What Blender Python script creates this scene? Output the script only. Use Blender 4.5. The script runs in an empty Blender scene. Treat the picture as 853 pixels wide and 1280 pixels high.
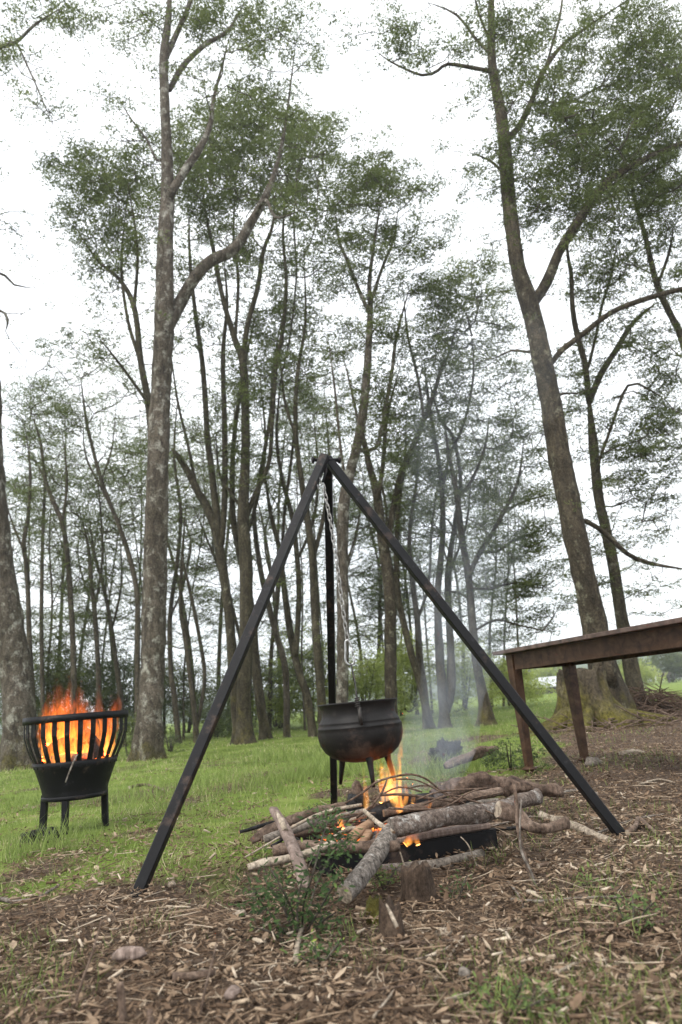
import bpy, bmesh, math, random
import numpy as np
from mathutils import Vector, Matrix, noise as mnoise

random.seed(7)
RNG = np.random.default_rng(11)
S = bpy.context.scene
COL = S.collection

# ------------------------------------------------------------------ camera
W, H = 853.0, 1280.0            # frame proportions used for measuring directions
F = 853.0                       # focal length in the same units (24 mm on a 36 mm high frame)
CAM_H, PITCH, ROLL = 0.52, math.radians(15.9), math.radians(5.0)
cam = bpy.data.cameras.new("camera")
cam.sensor_fit = 'VERTICAL'; cam.sensor_height = 36.0; cam.sensor_width = 24.0
cam.lens = 36.0 * F / H
cam.clip_start = 0.05; cam.clip_end = 2000
cam.dof.use_dof = True; cam.dof.focus_distance = 2.7; cam.dof.aperture_fstop = 3.8
camo = bpy.data.objects.new("camera", cam); COL.objects.link(camo)
EYE = Vector((0, 0, CAM_H))
FWD = Vector((0, math.cos(PITCH), math.sin(PITCH)))
R0 = Vector((1, 0, 0)); U0 = R0.cross(FWD)
RIGHT = (R0 * math.cos(ROLL) - U0 * math.sin(ROLL)).normalized()
UP = (R0 * math.sin(ROLL) + U0 * math.cos(ROLL)).normalized()
M = Matrix((RIGHT, UP, -FWD)).transposed().to_4x4(); M.translation = EYE
camo.matrix_world = M
S.camera = camo

# ------------------------------------------------------------------ light, sky, exposure
SUN_EL, SUN_AZ = math.radians(52), math.radians(215)     # soft high light from behind the viewer
w = bpy.data.worlds.new("World"); S.world = w; w.use_nodes = True
wn, wl = w.node_tree.nodes, w.node_tree.links
bg = wn["Background"]
sky = wn.new("ShaderNodeTexSky"); sky.sky_type = 'NISHITA'; sky.sun_disc = False
sky.sun_elevation = SUN_EL; sky.sun_rotation = SUN_AZ; sky.dust_density = 4.0; sky.air_density = 1.0
tc = wn.new("ShaderNodeTexCoord"); nz = wn.new("ShaderNodeTexNoise"); nz.inputs['Scale'].default_value = 2.2
nz.inputs['Detail'].default_value = 5
wl.new(tc.outputs['Generated'], nz.inputs['Vector'])
cr = wn.new("ShaderNodeValToRGB")
cr.color_ramp.elements[0].position = 0.3; cr.color_ramp.elements[0].color = (8.6, 9.0, 9.5, 1)
cr.color_ramp.elements[1].position = 0.7; cr.color_ramp.elements[1].color = (10.6, 10.8, 11.0, 1)
wl.new(nz.outputs['Fac'], cr.inputs['Fac'])
mx = wn.new("ShaderNodeMix"); mx.data_type = 'RGBA'; mx.inputs[0].default_value = 0.85
wl.new(sky.outputs['Color'], mx.inputs[6]); wl.new(cr.outputs['Color'], mx.inputs[7])
wl.new(mx.outputs[2], bg.inputs['Color']); bg.inputs['Strength'].default_value = 0.10
sl = bpy.data.lights.new("sun", 'SUN'); sl.energy = 1.4; sl.angle = math.radians(14); sl.color = (1.0, 0.965, 0.91)
so = bpy.data.objects.new("sun", sl); COL.objects.link(so)
sd = Vector((math.sin(SUN_AZ) * math.cos(SUN_EL), math.cos(SUN_AZ) * math.cos(SUN_EL), math.sin(SUN_EL)))
so.rotation_euler = sd.to_track_quat('Z', 'Y').to_euler(); so.location = (0, -5, 20)
S.view_settings.view_transform = 'Standard'; S.view_settings.look = 'None'
S.view_settings.exposure = 1.04; S.view_settings.gamma = 1.0
S.cycles.max_bounces = 8; S.cycles.transparent_max_bounces = 16; S.cycles.volume_bounces = 1
S.cycles.use_denoising = True

# ------------------------------------------------------------------ placing helpers
def ray(px, py):
    return (FWD + RIGHT * ((px - W / 2) / F) + UP * ((H / 2 - py) / F))
def at(px, py, y):
    d = ray(px, py); return EYE + d * (y / d.y)
def depth(p):
    return (Vector(p) - EYE).dot(FWD)
def mpx(wpx, p):
    return wpx * depth(p) / F
def gh(x, y):
    x = np.asarray(x, float); y = np.asarray(y, float)
    z = .016 * np.sin(1.3 * x + .5) * np.cos(1.1 * y) + .010 * np.sin(3.1 * x + 1.7 * y) + .006 * np.sin(7.3 * x - 5.1 * y + 1)
    z = z + .004 * np.sin(15 * x + 11 * y) + .05 * np.sin(.21 * x + 1) * np.cos(.17 * y) * np.clip((y - 5) / 8, 0, 1)
    return z
def g1(x, y): return float(gh(x, y))
def gnd(px, py):
    d = ray(px, py); z = 0.0
    for _ in range(6):
        t = (z - CAM_H) / d.z if d.z < -1e-4 else 60
        p = EYE + d * t; z = g1(p.x, p.y)
    p.z = z; return p

# ------------------------------------------------------------------ object helpers
def tag(o, label=None, cat=None, group=None, kind=None):
    if label: o['label'] = label
    if cat: o['category'] = cat
    if group: o['group'] = group
    if kind: o['kind'] = kind
    return o
def thing(name, label, cat, loc=(0, 0, 0), group=None):
    o = bpy.data.objects.new(name, None); COL.objects.link(o); o.location = loc
    o.empty_display_size = .1
    return tag(o, label, cat, group)
def link_mesh(name, me, parent=None, origin=None):
    o = bpy.data.objects.new(name, me); COL.objects.link(o)
    if parent is not None:
        o.parent = parent
        q, holder = Vector((0, 0, 0)), parent
        while holder is not None:
            q += holder.location; holder = holder.parent
        o.location = (Vector(origin) if origin is not None else q) - q if origin is not None else -q
        if origin is None:
            me.transform(Matrix.Translation(-q)); o.location = (0, 0, 0)
        else:
            me.transform(Matrix.Translation(-Vector(origin)))
    elif origin is not None:
        me.transform(Matrix.Translation(-Vector(origin))); o.location = origin
    return o
class MB:
    """collects vertices and faces in world space; build() links them as one mesh object"""
    def __init__(s): s.v = []; s.f = []; s.m = []; s.sm = []
    def add(s, V, Fc, mi=0, smooth=True):
        k = len(s.v); s.v.extend([tuple(p) for p in V])
        for f in Fc: s.f.append(tuple(i + k for i in f)); s.m.append(mi); s.sm.append(smooth)
    def tube(s, P, R, n=8, caps=True, mi=0, capmi=None, bump=0.0, bfreq=6.0, lobes=None, smooth=True, phase=0.0, seed=0.0, rough=0.0):
        P = [Vector(p) for p in P]; V = []; Fc = []
        t0 = (P[1] - P[0]).normalized()
        a = t0.orthogonal().normalized() if abs(t0.z) < .9 else (Vector((1, 0, 0)) - t0 * t0.x).normalized()
        for i, p in enumerate(P):
            t = (P[min(i + 1, len(P) - 1)] - P[max(i - 1, 0)]).normalized()
            a = (a - t * a.dot(t)).normalized(); b = t.cross(a)
            r = R[i] if hasattr(R, '__len__') else R
            for k in range(n):
                th = 2 * math.pi * k / n + phase
                d = a * math.cos(th) + b * math.sin(th)
                rr = r
                if lobes: rr *= 1 + lobes(i, th)
                if bump: rr *= 1 + bump * mnoise.noise((p + d * r) * bfreq + Vector((seed, seed, 0))) + rough * mnoise.noise((p + d * r) * bfreq * 3.3 + Vector((0, seed, 3)))
                V.append(p + d * rr)
        m = len(P)
        for i in range(m - 1):
            for k in range(n):
                k2 = (k + 1) % n
                Fc.append((i * n + k, i * n + k2, (i + 1) * n + k2, (i + 1) * n + k))
        s.add(V, Fc, mi, smooth)
        if caps:
            base = len(s.v) - len(V); cm = mi if capmi is None else capmi
            s.f.append(tuple(base + k for k in reversed(range(n)))); s.m.append(cm); s.sm.append(False)
            s.f.append(tuple(base + (m - 1) * n + k for k in range(n))); s.m.append(cm); s.sm.append(False)
    def box(s, c, size, rot=None, mi=0, bev=0.0):
        bm = bmesh.new(); bmesh.ops.create_cube(bm, size=1.0)
        bmesh.ops.scale(bm, vec=size, verts=bm.verts)
        if bev: bmesh.ops.bevel(bm, geom=list(bm.edges), offset=bev, segments=1, affect='EDGES')
        Mx = Matrix.Translation(c) @ (rot.to_4x4() if rot else Matrix.Identity(4))
        bm.verts.ensure_lookup_table(); bm.verts.index_update()
        s.add([Mx @ v.co for v in bm.verts], [[v.index for v in f.verts] for f in bm.faces], mi, False); bm.free()
    def lathe(s, prof, c, n=48, mi=0, rot=None, closed=False, wob=0.0):
        V = []; Fc = []; m = len(prof)
        for i, (r, z) in enumerate(prof):
            for k in range(n):
                th = 2 * math.pi * k / n
                q = Vector((r * math.cos(th), r * math.sin(th), z))
                if wob: q *= 1 + wob * mnoise.noise(q * 14)
                V.append(Vector(c) + (rot @ q if rot else q))
        for i in range(m - 1):
            for k in range(n):
                k2 = (k + 1) % n
                Fc.append((i * n + k, i * n + k2, (i + 1) * n + k2, (i + 1) * n + k))
        if closed:
            for k in range(n):
                k2 = (k + 1) % n
                Fc.append(((m - 1) * n + k, (m - 1) * n + k2, k2, k))
        s.add(V, Fc, mi, True)
    def build(s, name, mats, parent=None, origin=None):
        me = bpy.data.meshes.new(name); me.from_pydata(s.v, [], s.f)
        for m in (mats if isinstance(mats, (list, tuple)) else [mats]): me.materials.append(m)
        me.polygons.foreach_set('material_index', s.m); me.polygons.foreach_set('use_smooth', s.sm)
        me.update()
        return link_mesh(name, me, parent, origin)
def cat_rom(P, step):
    """smooth curve through points with values: P = list of (Vector, radius)"""
    out = []
    n = len(P)
    for i in range(n - 1):
        p0, p1, p2, p3 = P[max(i - 1, 0)], P[i], P[i + 1], P[min(i + 2, n - 1)]
        k = max(1, int(math.ceil((p2[0] - p1[0]).length / step)))
        for j in range(k):
            t = j / k; t2 = t * t; t3 = t2 * t
            q = .5 * (2 * p1[0] + (p2[0] - p0[0]) * t + (2 * p0[0] - 5 * p1[0] + 4 * p2[0] - p3[0]) * t2 + (3 * p1[0] - p0[0] - 3 * p2[0] + p3[0]) * t3)
            out.append((q, p1[1] * (1 - t) + p2[1] * t))
    out.append(P[-1]); return out
def np_mesh(name, V, Fq, mat, tint=None, smooth=False):
    """V (n,3), Fq (m,k) faces of equal size; optional per-vertex tint"""
    me = bpy.data.meshes.new(name)
    k = Fq.shape[1]
    me.vertices.add(len(V)); me.vertices.foreach_set('co', np.ascontiguousarray(V, np.float32).ravel())
    me.loops.add(Fq.size); me.loops.foreach_set('vertex_index', np.ascontiguousarray(Fq, np.int32).ravel())
    me.polygons.add(len(Fq)); me.polygons.foreach_set('loop_start', np.arange(0, Fq.size, k, dtype=np.int32))
    if smooth: me.polygons.foreach_set('use_smooth', np.ones(len(Fq), bool))
    if tint is not None:
        a = me.attributes.new('tint', 'FLOAT', 'POINT'); a.data.foreach_set('value', np.ascontiguousarray(tint, np.float32))
    me.materials.append(mat); me.update(calc_edges=True); return me
def scatter(T, TF, P, A, B, C, tint):
    """copies of template T (k,3): P + x*A + y*B + z*C for every row"""
    n, k = len(P), len(T)
    V = P[:, None, :] + T[None, :, 0, None] * A[:, None, :] + T[None, :, 1, None] * B[:, None, :] + T[None, :, 2, None] * C[:, None, :]
    Fq = (TF[None] + (np.arange(n) * k)[:, None, None]).reshape(-1, TF.shape[1])
    return V.reshape(-1, 3), Fq, np.repeat(tint, k)
def unit(a): return a / np.maximum(np.linalg.norm(a, axis=-1, keepdims=True), 1e-9)

# ------------------------------------------------------------------ materials
def new_mat(name):
    m = bpy.data.materials.new(name); m.use_nodes = True
    nt = m.node_tree; return m, nt.nodes, nt.links, nt.nodes['Principled BSDF']
def ramp(N, stops):
    r = N.new('ShaderNodeValToRGB'); e = r.color_ramp.elements
    while len(e) < len(stops): e.new(.5)
    for i, (p, c) in enumerate(stops): e[i].position = p; e[i].color = (*c, 1)
    return r
def nnoise(N, L, vec, scale, detail=5, rough=.6, dist=0):
    n = N.new('ShaderNodeTexNoise'); n.inputs['Scale'].default_value = scale; n.inputs['Detail'].default_value = detail
    n.inputs['Roughness'].default_value = rough; n.inputs['Distortion'].default_value = dist
    if vec is not None: L.new(vec, n.inputs['Vector'])
    return n
def mapped(N, L, scale=(1, 1, 1), src='Object', rnd=True):
    t = N.new('ShaderNodeTexCoord'); mp = N.new('ShaderNodeMapping'); mp.inputs['Scale'].default_value = scale
    L.new(t.outputs[src], mp.inputs['Vector'])
    if rnd:
        oi = N.new('ShaderNodeObjectInfo'); mu = N.new('ShaderNodeMath'); mu.operation = 'MULTIPLY'; mu.inputs[1].default_value = 37.0
        L.new(oi.outputs['Random'], mu.inputs[0]); L.new(mu.outputs[0], mp.inputs['Location'])
    return mp.outputs['Vector']
def mixc(N, L, fac, a, b):
    m = N.new('ShaderNodeMix'); m.data_type = 'RGBA'
    for sock, v in ((m.inputs[0], fac), (m.inputs[6], a), (m.inputs[7], b)):
        if isinstance(v, (int, float)): sock.default_value = v
        elif isinstance(v, tuple): sock.default_value = (*v, 1)
        else: L.new(v, sock)
    return m.outputs[2]
def bumpn(N, L, h, strength, dist, prev=None):
    b = N.new('ShaderNodeBump'); b.inputs['Strength'].default_value = strength; b.inputs['Distance'].default_value = dist
    L.new(h, b.inputs['Height'])
    if prev is not None: L.new(prev, b.inputs['Normal'])
    return b.outputs['Normal']
def bark(name, dark, mid, pale, lich=(.36, .36, .31), lamt=.5, scale=9, moss=0.0, mossz=1.0, bump=.02, stretch=.35, fine=4):
    m, N, L, P = new_mat(name)
    v = mapped(N, L, (1, 1, stretch)); v2 = mapped(N, L, (1, 1, .8))
    a = nnoise(N, L, v, scale, 8, .68, .6)
    c = ramp(N, [(.30, dark), (.5, mid), (.72, pale)]); L.new(a.outputs['Fac'], c.inputs['Fac'])
    b = nnoise(N, L, v2, scale * .55, 8, .72, .3)
    lr = ramp(N, [(1 - lamt * .55 - .13, (0, 0, 0)), (1 - lamt * .55 - .02, (1, 1, 1))]); L.new(b.outputs['Fac'], lr.inputs['Fac'])
    col = mixc(N, L, lr.outputs['Color'], c.outputs['Color'], lich)
    d = nnoise(N, L, v2, scale * fine, 4, .7)
    fr = ramp(N, [(.34, (.28, .28, .28)), (.62, (1.3, 1.3, 1.3))]); L.new(d.outputs['Fac'], fr.inputs['Fac'])
    mu = N.new('ShaderNodeMix'); mu.data_type = 'RGBA'; mu.blend_type = 'MULTIPLY'; mu.inputs[0].default_value = .8
    L.new(col, mu.inputs[6]); L.new(fr.outputs['Color'], mu.inputs[7]); col = mu.outputs[2]
    if moss:
        t = N.new('ShaderNodeTexCoord'); sx = N.new('ShaderNodeSeparateXYZ'); L.new(t.outputs['Object'], sx.inputs[0])
        mr = N.new('ShaderNodeMapRange'); mr.inputs['From Min'].default_value = 0; mr.inputs['From Max'].default_value = mossz
        mr.inputs['To Min'].default_value = moss; mr.inputs['To Max'].default_value = -.25; L.new(sx.outputs['Z'], mr.inputs['Value'])
        e = nnoise(N, L, v2, 4.2, 6, .7); ad = N.new('ShaderNodeMath'); ad.operation = 'ADD'
        L.new(mr.outputs[0], ad.inputs[0]); L.new(e.outputs['Fac'], ad.inputs[1])
        er = ramp(N, [(.58, (0, 0, 0)), (.86, (.85, .85, .85))]); L.new(ad.outputs[0], er.inputs['Fac'])
        mc = ramp(N, [(.3, (.030, .030, .006)), (.65, (.15, .13, .02))]); L.new(d.outputs['Fac'], mc.inputs['Fac'])
        col = mixc(N, L, er.outputs['Color'], col, mc.outputs['Color'])
    L.new(col, P.inputs['Base Color']); P.inputs['Roughness'].default_value = .92; P.inputs['Specular IOR Level'].default_value = .2
    nb = bumpn(N, L, a.outputs['Fac'], .9, bump); nb = bumpn(N, L, d.outputs['Fac'], .6, bump * .3, nb)
    L.new(nb, P.inputs['Normal']); return m
def tinted(name, stops, rough=.8, trans=0.0, noise_amt=0.0, spec=.25):
    """colour from the 'tint' attribute of leaves, blades and litter"""
    m, N, L, P = new_mat(name)
    a = N.new('ShaderNodeAttribute'); a.attribute_name = 'tint'
    c = ramp(N, stops); L.new(a.outputs['Fac'], c.inputs['Fac']); col = c.outputs['Color']
    if noise_amt:
        n = nnoise(N, L, mapped(N, L, rnd=False), 60, 3); r = ramp(N, [(.3, (1 - noise_amt,) * 3), (.7, (1 + noise_amt * .4,) * 3)])
        L.new(n.outputs['Fac'], r.inputs['Fac'])
        mu = N.new('ShaderNodeMix'); mu.data_type = 'RGBA'; mu.blend_type = 'MULTIPLY'; mu.inputs[0].default_value = 1
        L.new(col, mu.inputs[6]); L.new(r.outputs['Color'], mu.inputs[7]); col = mu.outputs[2]
    L.new(col, P.inputs['Base Color']); P.inputs['Roughness'].default_value = rough; P.inputs['Specular IOR Level'].default_value = spec
    if trans:
        t = N.new('ShaderNodeBsdfTranslucent'); gt = N.new('ShaderNodeGamma'); gt.inputs['Gamma'].default_value = .78; L.new(col, gt.inputs['Color']); L.new(gt.outputs['Color'], t.inputs['Color'])
        mx = N.new('ShaderNodeMixShader'); mx.inputs[0].default_value = trans
        L.new(P.outputs[0], mx.inputs[1]); L.new(t.outputs[0], mx.inputs[2]); L.new(mx.outputs[0], N['Material Output'].inputs['Surface'])
    return m
def metal(name, col, rough=.5, scratch=.3, metallic=.6, rust=0.0, scale=30, stretch=(1, 1, 1), bump=.001, spec=.5):
    m, N, L, P = new_mat(name)
    v = mapped(N, L, stretch); a = nnoise(N, L, v, scale, 6, .65)
    c = ramp(N, [(.3, tuple(x * .55 for x in col)), (.6, col), (.8, tuple(min(1, x * (1 + scratch * 3)) for x in col))])
    L.new(a.outputs['Fac'], c.inputs['Fac']); out = c.outputs['Color']
    if rust:
        b = nnoise(N, L, v, scale * .3, 6, .7); r = ramp(N, [(.62 - rust * .2, (0, 0, 0)), (.75, (1, 1, 1))]); L.new(b.outputs['Fac'], r.inputs['Fac'])
        out = mixc(N, L, r.outputs['Color'], out, (.09, .06, .045))
    L.new(out, P.inputs['Base Color']); P.inputs['Metallic'].default_value = metallic; P.inputs['Specular IOR Level'].default_value = spec
    rr = ramp(N, [(.3, (rough - .12,) * 3), (.7, (rough + .15,) * 3)]); L.new(a.outputs['Fac'], rr.inputs['Fac']); L.new(rr.outputs['Color'], P.inputs['Roughness'])
    L.new(bumpn(N, L, a.outputs['Fac'], .6, bump), P.inputs['Normal']); return m
def wood(name, dark, mid, pale, axis=(2, 14, 14), rough=.6, scale=3, bump=.001, spec=.3):
    m, N, L, P = new_mat(name)
    a = nnoise(N, L, mapped(N, L, axis), scale, 8, .62, .8)
    c = ramp(N, [(.3, dark), (.5, mid), (.72, pale)]); L.new(a.outputs['Fac'], c.inputs['Fac'])
    b = nnoise(N, L, mapped(N, L), 5, 5); br = ramp(N, [(.3, (.6,) * 3), (.7, (1.15,) * 3)]); L.new(b.outputs['Fac'], br.inputs['Fac'])
    mu = N.new('ShaderNodeMix'); mu.data_type = 'RGBA'; mu.blend_type = 'MULTIPLY'; mu.inputs[0].default_value = .7
    L.new(c.outputs['Color'], mu.inputs[6]); L.new(br.outputs['Color'], mu.inputs[7])
    L.new(mu.outputs[2], P.inputs['Base Color']); P.inputs['Roughness'].default_value = rough; P.inputs['Specular IOR Level'].default_value = spec
    L.new(bumpn(N, L, a.outputs['Fac'], .7, bump), P.inputs['Normal']); return m

M_ = {}
M_['bark_grey'] = bark('bark_grey', (.024, .019, .014), (.078, .064, .048), (.16, .138, .108), (.29, .28, .235), .62, 12, .20, 1.0, .05)
M_['bark_brown'] = bark('bark_brown', (.016, .013, .008), (.050, .040, .026), (.105, .086, .058), (.19, .18, .125), .58, 11, .16, 1.2, .05)
M_['bark_olive'] = bark('bark_olive', (.018, .015, .009), (.055, .046, .029), (.105, .091, .060), (.21, .20, .14), .50, 9, .13, 3.0, .04)
M_['bark_far'] = bark('bark_far', (.026, .021, .015), (.068, .056, .040), (.115, .098, .072), (.20, .195, .15), .45, 7, .10, 1.5, .03)
M_['twig'] = bark('twig_bark', (.03, .026, .02), (.075, .064, .05), (.12, .105, .08), lamt=.2, scale=14, bump=.004)
M_['moss_stump'] = bark('mossy_bark', (.03, .024, .016), (.085, .068, .046), (.16, .135, .095), (.18, .17, .10), .4, 8, .37, 1.5, .07, .4)
M_['log_lichen'] = bark('lichen_bark', (.025, .018, .014), (.13, .10, .082), (.23, .195, .165), (.38, .36, .33), .60, 40, bump=.012, stretch=1, fine=3)
M_['log_mottled'] = bark('mottled_bark', (.02, .017, .014), (.17, .145, .122), (.30, .265, .23), (.42, .40, .36), .55, 60, bump=.010, stretch=1, fine=2.5)
M_['log_brown'] = bark('brown_bark', (.045, .03, .022), (.13, .09, .066), (.24, .18, .14), (.28, .25, .21), .3, 20, bump=.009, stretch=1)
M_['log_shaggy'] = bark('shaggy_bark', (.04, .026, .02), (.125, .085, .062), (.23, .165, .125), (.27, .22, .18), .25, 16, bump=.015, stretch=1)
M_['stick_pale'] = bark('pale_stick', (.13, .10, .075), (.30, .245, .185), (.46, .40, .32), (.5, .45, .38), .35, 26, bump=.003, stretch=1)
M_['stick_red'] = bark('red_brown_stick', (.04, .025, .017), (.115, .076, .054), (.19, .14, .105), lamt=.15, scale=26, bump=.003, stretch=1)
M_['stick_grey'] = bark('grey_stick', (.06, .05, .042), (.17, .145, .12), (.28, .25, .215), lamt=.35, scale=26, bump=.003, stretch=1)
M_['stump_rot'] = bark('rotting_stump', (.022, .015, .010), (.068, .046, .032), (.14, .10, .07), (.10, .10, .03), .45, 24, bump=.01, stretch=.5)
M_['char'] = bark('charred_wood', (.006, .006, .006), (.018, .017, .017), (.05, .05, .052), (.16, .16, .165), .22, 26, bump=.01, stretch=1)
M_['split_wood'] = wood('split_wood', (.13, .07, .04), (.26, .155, .09), (.36, .24, .155), scale=5, rough=.8)
M_['weathered'] = wood('weathered_wood', (.07, .05, .04), (.19, .14, .115), (.32, .25, .21), (16, 16, 1.5), scale=4, rough=.85, bump=.003)
M_['table'] = wood('dark_stained_wood', (.022, .011, .006), (.055, .028, .015), (.095, .053, .030), (3, 3, 3), .55, 6, .0008, .2)
M_['table_top'] = wood('worn_table_top', (.03, .017, .012), (.075, .042, .03), (.15, .10, .078), (3, 3, 3), .45, 6, .0008, .45)
M_['cast_iron'] = metal('cast_iron', (.010, .0085, .0075), .55, 1.1, .0, .36, 22, bump=.003, spec=.24)
M_['black_steel'] = metal('black_steel', (.008, .008, .009), .5, 1.5, .0, .28, 34, bump=.0012, spec=.2)
M_['brazier'] = metal('painted_black_iron', (.007, .007, .008), .55, 1.5, .0, .22, 30, bump=.0015, spec=.18)
M_['galvanised'] = metal('galvanised_steel', (.48, .48, .47), .38, .2, .9, 0, 60)
M_['chain'] = metal('dull_chain_steel', (.36, .35, .33), .42, .3, .85, .2, 80)
M_['wire'] = metal('dark_wire', (.05, .045, .04), .5, .3, .7, .3, 80)

# ================================================================== GROUND
_tab = RNG.random((256, 256))
def vnoise(x, y):
    x = np.asarray(x, float); y = np.asarray(y, float)
    xi = np.floor(x).astype(int); yi = np.floor(y).astype(int); fx = x - xi; fy = y - yi
    fx = fx * fx * (3 - 2 * fx); fy = fy * fy * (3 - 2 * fy)
    a = _tab[xi % 256, yi % 256]; b = _tab[(xi + 1) % 256, yi % 256]; c = _tab[xi % 256, (yi + 1) % 256]; d = _tab[(xi + 1) % 256, (yi + 1) % 256]
    return (a * (1 - fx) + b * fx) * (1 - fy) + (c * (1 - fx) + d * fx) * fy
def fbm(x, y, o=4):
    s = 0; t = 0
    for k in range(o): s = s + vnoise(x * 2 ** k + 17.3 * k, y * 2 ** k + 5.1 * k) * .5 ** k; t += .5 ** k
    return s / t
EDGE_X = [-9, -1.2, -.8, -.39, -.31, .23, 1.1, 1.6, 3.1, 6.5, 20, 60]
EDGE_Y = [2.15, 2.3, 2.5, 2.7, 3.1, 3.6, 4.7, 6.2, 10.2, 13, 14, 18]
def grass_mask(x, y):
    b = np.interp(x, EDGE_X, EDGE_Y)
    wd = .35 + .04 * y
    m = (y - b) / wd + (fbm(x * 2.2, y * 2.2) - .5) * 3.2
    m = np.clip(m * .5 + .5, 0, 1)
    bare = np.clip((fbm(x * 1.3 + 40, y * 1.1 + 7) - .545) * 8, 0, 1) * np.clip(1.2 - y / 14, 0, 1) * np.clip((y - 2.9) * 1.5, 0, 1)      # worn leafy patches
    for (px, py, r) in ((190, 990, .45), (140, 1000, .3), (300, 982, .35), (235, 1003, .25), (440, 968, .3), (555, 948, .5), (95, 1066, .2), (330, 1034, .25), (190, 1040, .22), (40, 1085, .25), (600, 925, .6), (420, 935, .5), (260, 955, .5), (60, 985, .35)):
        p = gnd(px, py); bare = np.maximum(bare, np.clip(1.35 - np.hypot(x - p.x, (y - p.y) * .8) / r, 0, 1) * np.clip(fbm(x * 5 + 2, y * 5) * 3.2 - .7, 0, 1))
    return m * (1 - .85 * bare)
def spots(x, y):
    """small weedy patches growing through the litter"""
    s = np.clip((fbm(x * 2.6 + 90, y * 2.6 + 31) - .60) * 10, 0, 1)
    for (px, py, r) in ((10, 1225, .2), (60, 1215, .1), (180, 1160, .08), (470, 1215, .06), (700, 1255, .12), (540, 1200, .05), (20, 1200, .16), (30, 1260, .12), (545, 1090, .0), (720, 1010, .20), (640, 1015, .22), (800, 1105, .22), (760, 1150, .14), (690, 1140, .1), (840, 1060, .2), (840, 1240, .12), (800, 950, .5), (620, 1240, .08), (440, 1170, .08)):
        if r:
            p = gnd(px, py); s = np.maximum(s, np.clip(1.3 - np.hypot(x - p.x, (y - p.y)) / r, 0, 1) * .8)
    return s
gx = np.sinh(np.linspace(-5.6, 5.6, 190)) * 3.2; gy = np.sinh(np.linspace(-1.4, 5.9, 210)) * 3.0
X, Y = np.meshgrid(gx, gy, indexing='ij'); Z = gh(X, Y)
nx, ny = X.shape
idx = np.arange(nx * ny).reshape(nx, ny)
Fq = np.stack([idx[:-1, :-1], idx[1:, :-1], idx[1:, 1:], idx[:-1, 1:]], -1).reshape(-1, 4)
m, N, L, P = new_mat('forest_floor')
a = N.new('ShaderNodeAttribute'); a.attribute_name = 'tint'
v = mapped(N, L, rnd=False)
n1 = nnoise(N, L, v, 38, 8, .7, .4); n2 = nnoise(N, L, v, 3, 6, .65); n3 = nnoise(N, L, v, 140, 4, .7)
so_ = ramp(N, [(.32, (.028, .02, .014)), (.52, (.10, .07, .05)), (.70, (.22, .17, .13))]); L.new(n1.outputs['Fac'], so_.inputs['Fac'])
gr = ramp(N, [(.3, (.09, .13, .025)), (.5, (.15, .21, .04)), (.72, (.25, .28, .09))]); L.new(n2.outputs['Fac'], gr.inputs['Fac'])
gd = ramp(N, [(.35, (.55, .55, .5)), (.65, (1.15, 1.15, 1.1))]); L.new(n3.outputs['Fac'], gd.inputs['Fac'])
mu = N.new('ShaderNodeMix'); mu.data_type = 'RGBA'; mu.blend_type = 'MULTIPLY'; mu.inputs[0].default_value = .8
L.new(gr.outputs['Color'], mu.inputs[6]); L.new(gd.outputs['Color'], mu.inputs[7])
ad = N.new('ShaderNodeMath'); ad.operation = 'ADD'; L.new(a.outputs['Fac'], ad.inputs[0])
sb = N.new('ShaderNodeMath'); sb.operation = 'MULTIPLY_ADD'; sb.inputs[1].default_value = .8; sb.inputs[2].default_value = -.4; L.new(n1.outputs['Fac'], sb.inputs[0]); L.new(sb.outputs[0], ad.inputs[1])
rr = ramp(N, [(.35, (0, 0, 0)), (.65, (1, 1, 1))]); L.new(ad.outputs[0], rr.inputs['Fac'])
L.new(mixc(N, L, rr.outputs['Color'], so_.outputs['Color'], mu.outputs[2]), P.inputs['Base Color']); P.inputs['Roughness'].default_value = .95
P.inputs['Specular IOR Level'].default_value = .1
L.new(bumpn(N, L, n1.outputs['Fac'], 1, .02), P.inputs['Normal'])
V = np.stack([X, Y, Z], -1).reshape(-1, 3)
gobj = link_mesh('ground', np_mesh('ground', V, Fq, m, grass_mask(V[:, 0], V[:, 1]), True)); tag(gobj, kind='structure')

def frustum_pts(n, y0, y1, power=1.0, spread=.60, pad=.5):
    """ground points thinned with distance, over the view and a margin beside it"""
    u = RNG.random(n); y = y0 * (y1 / y0) ** (u ** power)
    x = (RNG.random(n) * 2 - 1) * (spread * y + pad)
    return x, y
# ---- grass blades
def blades(name, x, y, h, wd, tint, mat, label, cat, bend=.5):
    n = len(x)
    T = np.array([(-.5, 0, 0), (.5, 0, 0), (.36, .12, .55), (-.36, .12, .55), (0, .5, 1.0)]); TF = np.array([(0, 1, 2), (0, 2, 3), (3, 2, 4)])
    az = RNG.random(n) * 2 * np.pi; ca, sa = np.cos(az), np.sin(az); zr = np.zeros(n)
    A = np.stack([ca, sa, zr], 1) * wd[:, None]; B = np.stack([-sa, ca, zr], 1) * (h * bend * (.3 + RNG.random(n) * 1.4))[:, None]
    C = np.stack([RNG.normal(0, .34, n), RNG.normal(0, .34, n), np.ones(n)], 1) * h[:, None]
    V, Fq, t = scatter(T, TF, np.stack([x, y, gh(x, y) - .004], 1), A, B, C, tint)
    return tag(link_mesh(name, np_mesh(name, V, Fq, mat, t)), label, cat, kind='stuff')
M_['grass'] = tinted('grass_blades', [(0, (.085, .125, .028)), (.35, (.17, .232, .055)), (.65, (.27, .335, .09)), (.84, (.37, .39, .165)), (.93, (.44, .38, .21)), (1, (.52, .44, .28))], .6, .35)
x, y = frustum_pts(250000, 2.0, 24, .9)
gm = grass_mask(x, y)
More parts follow.
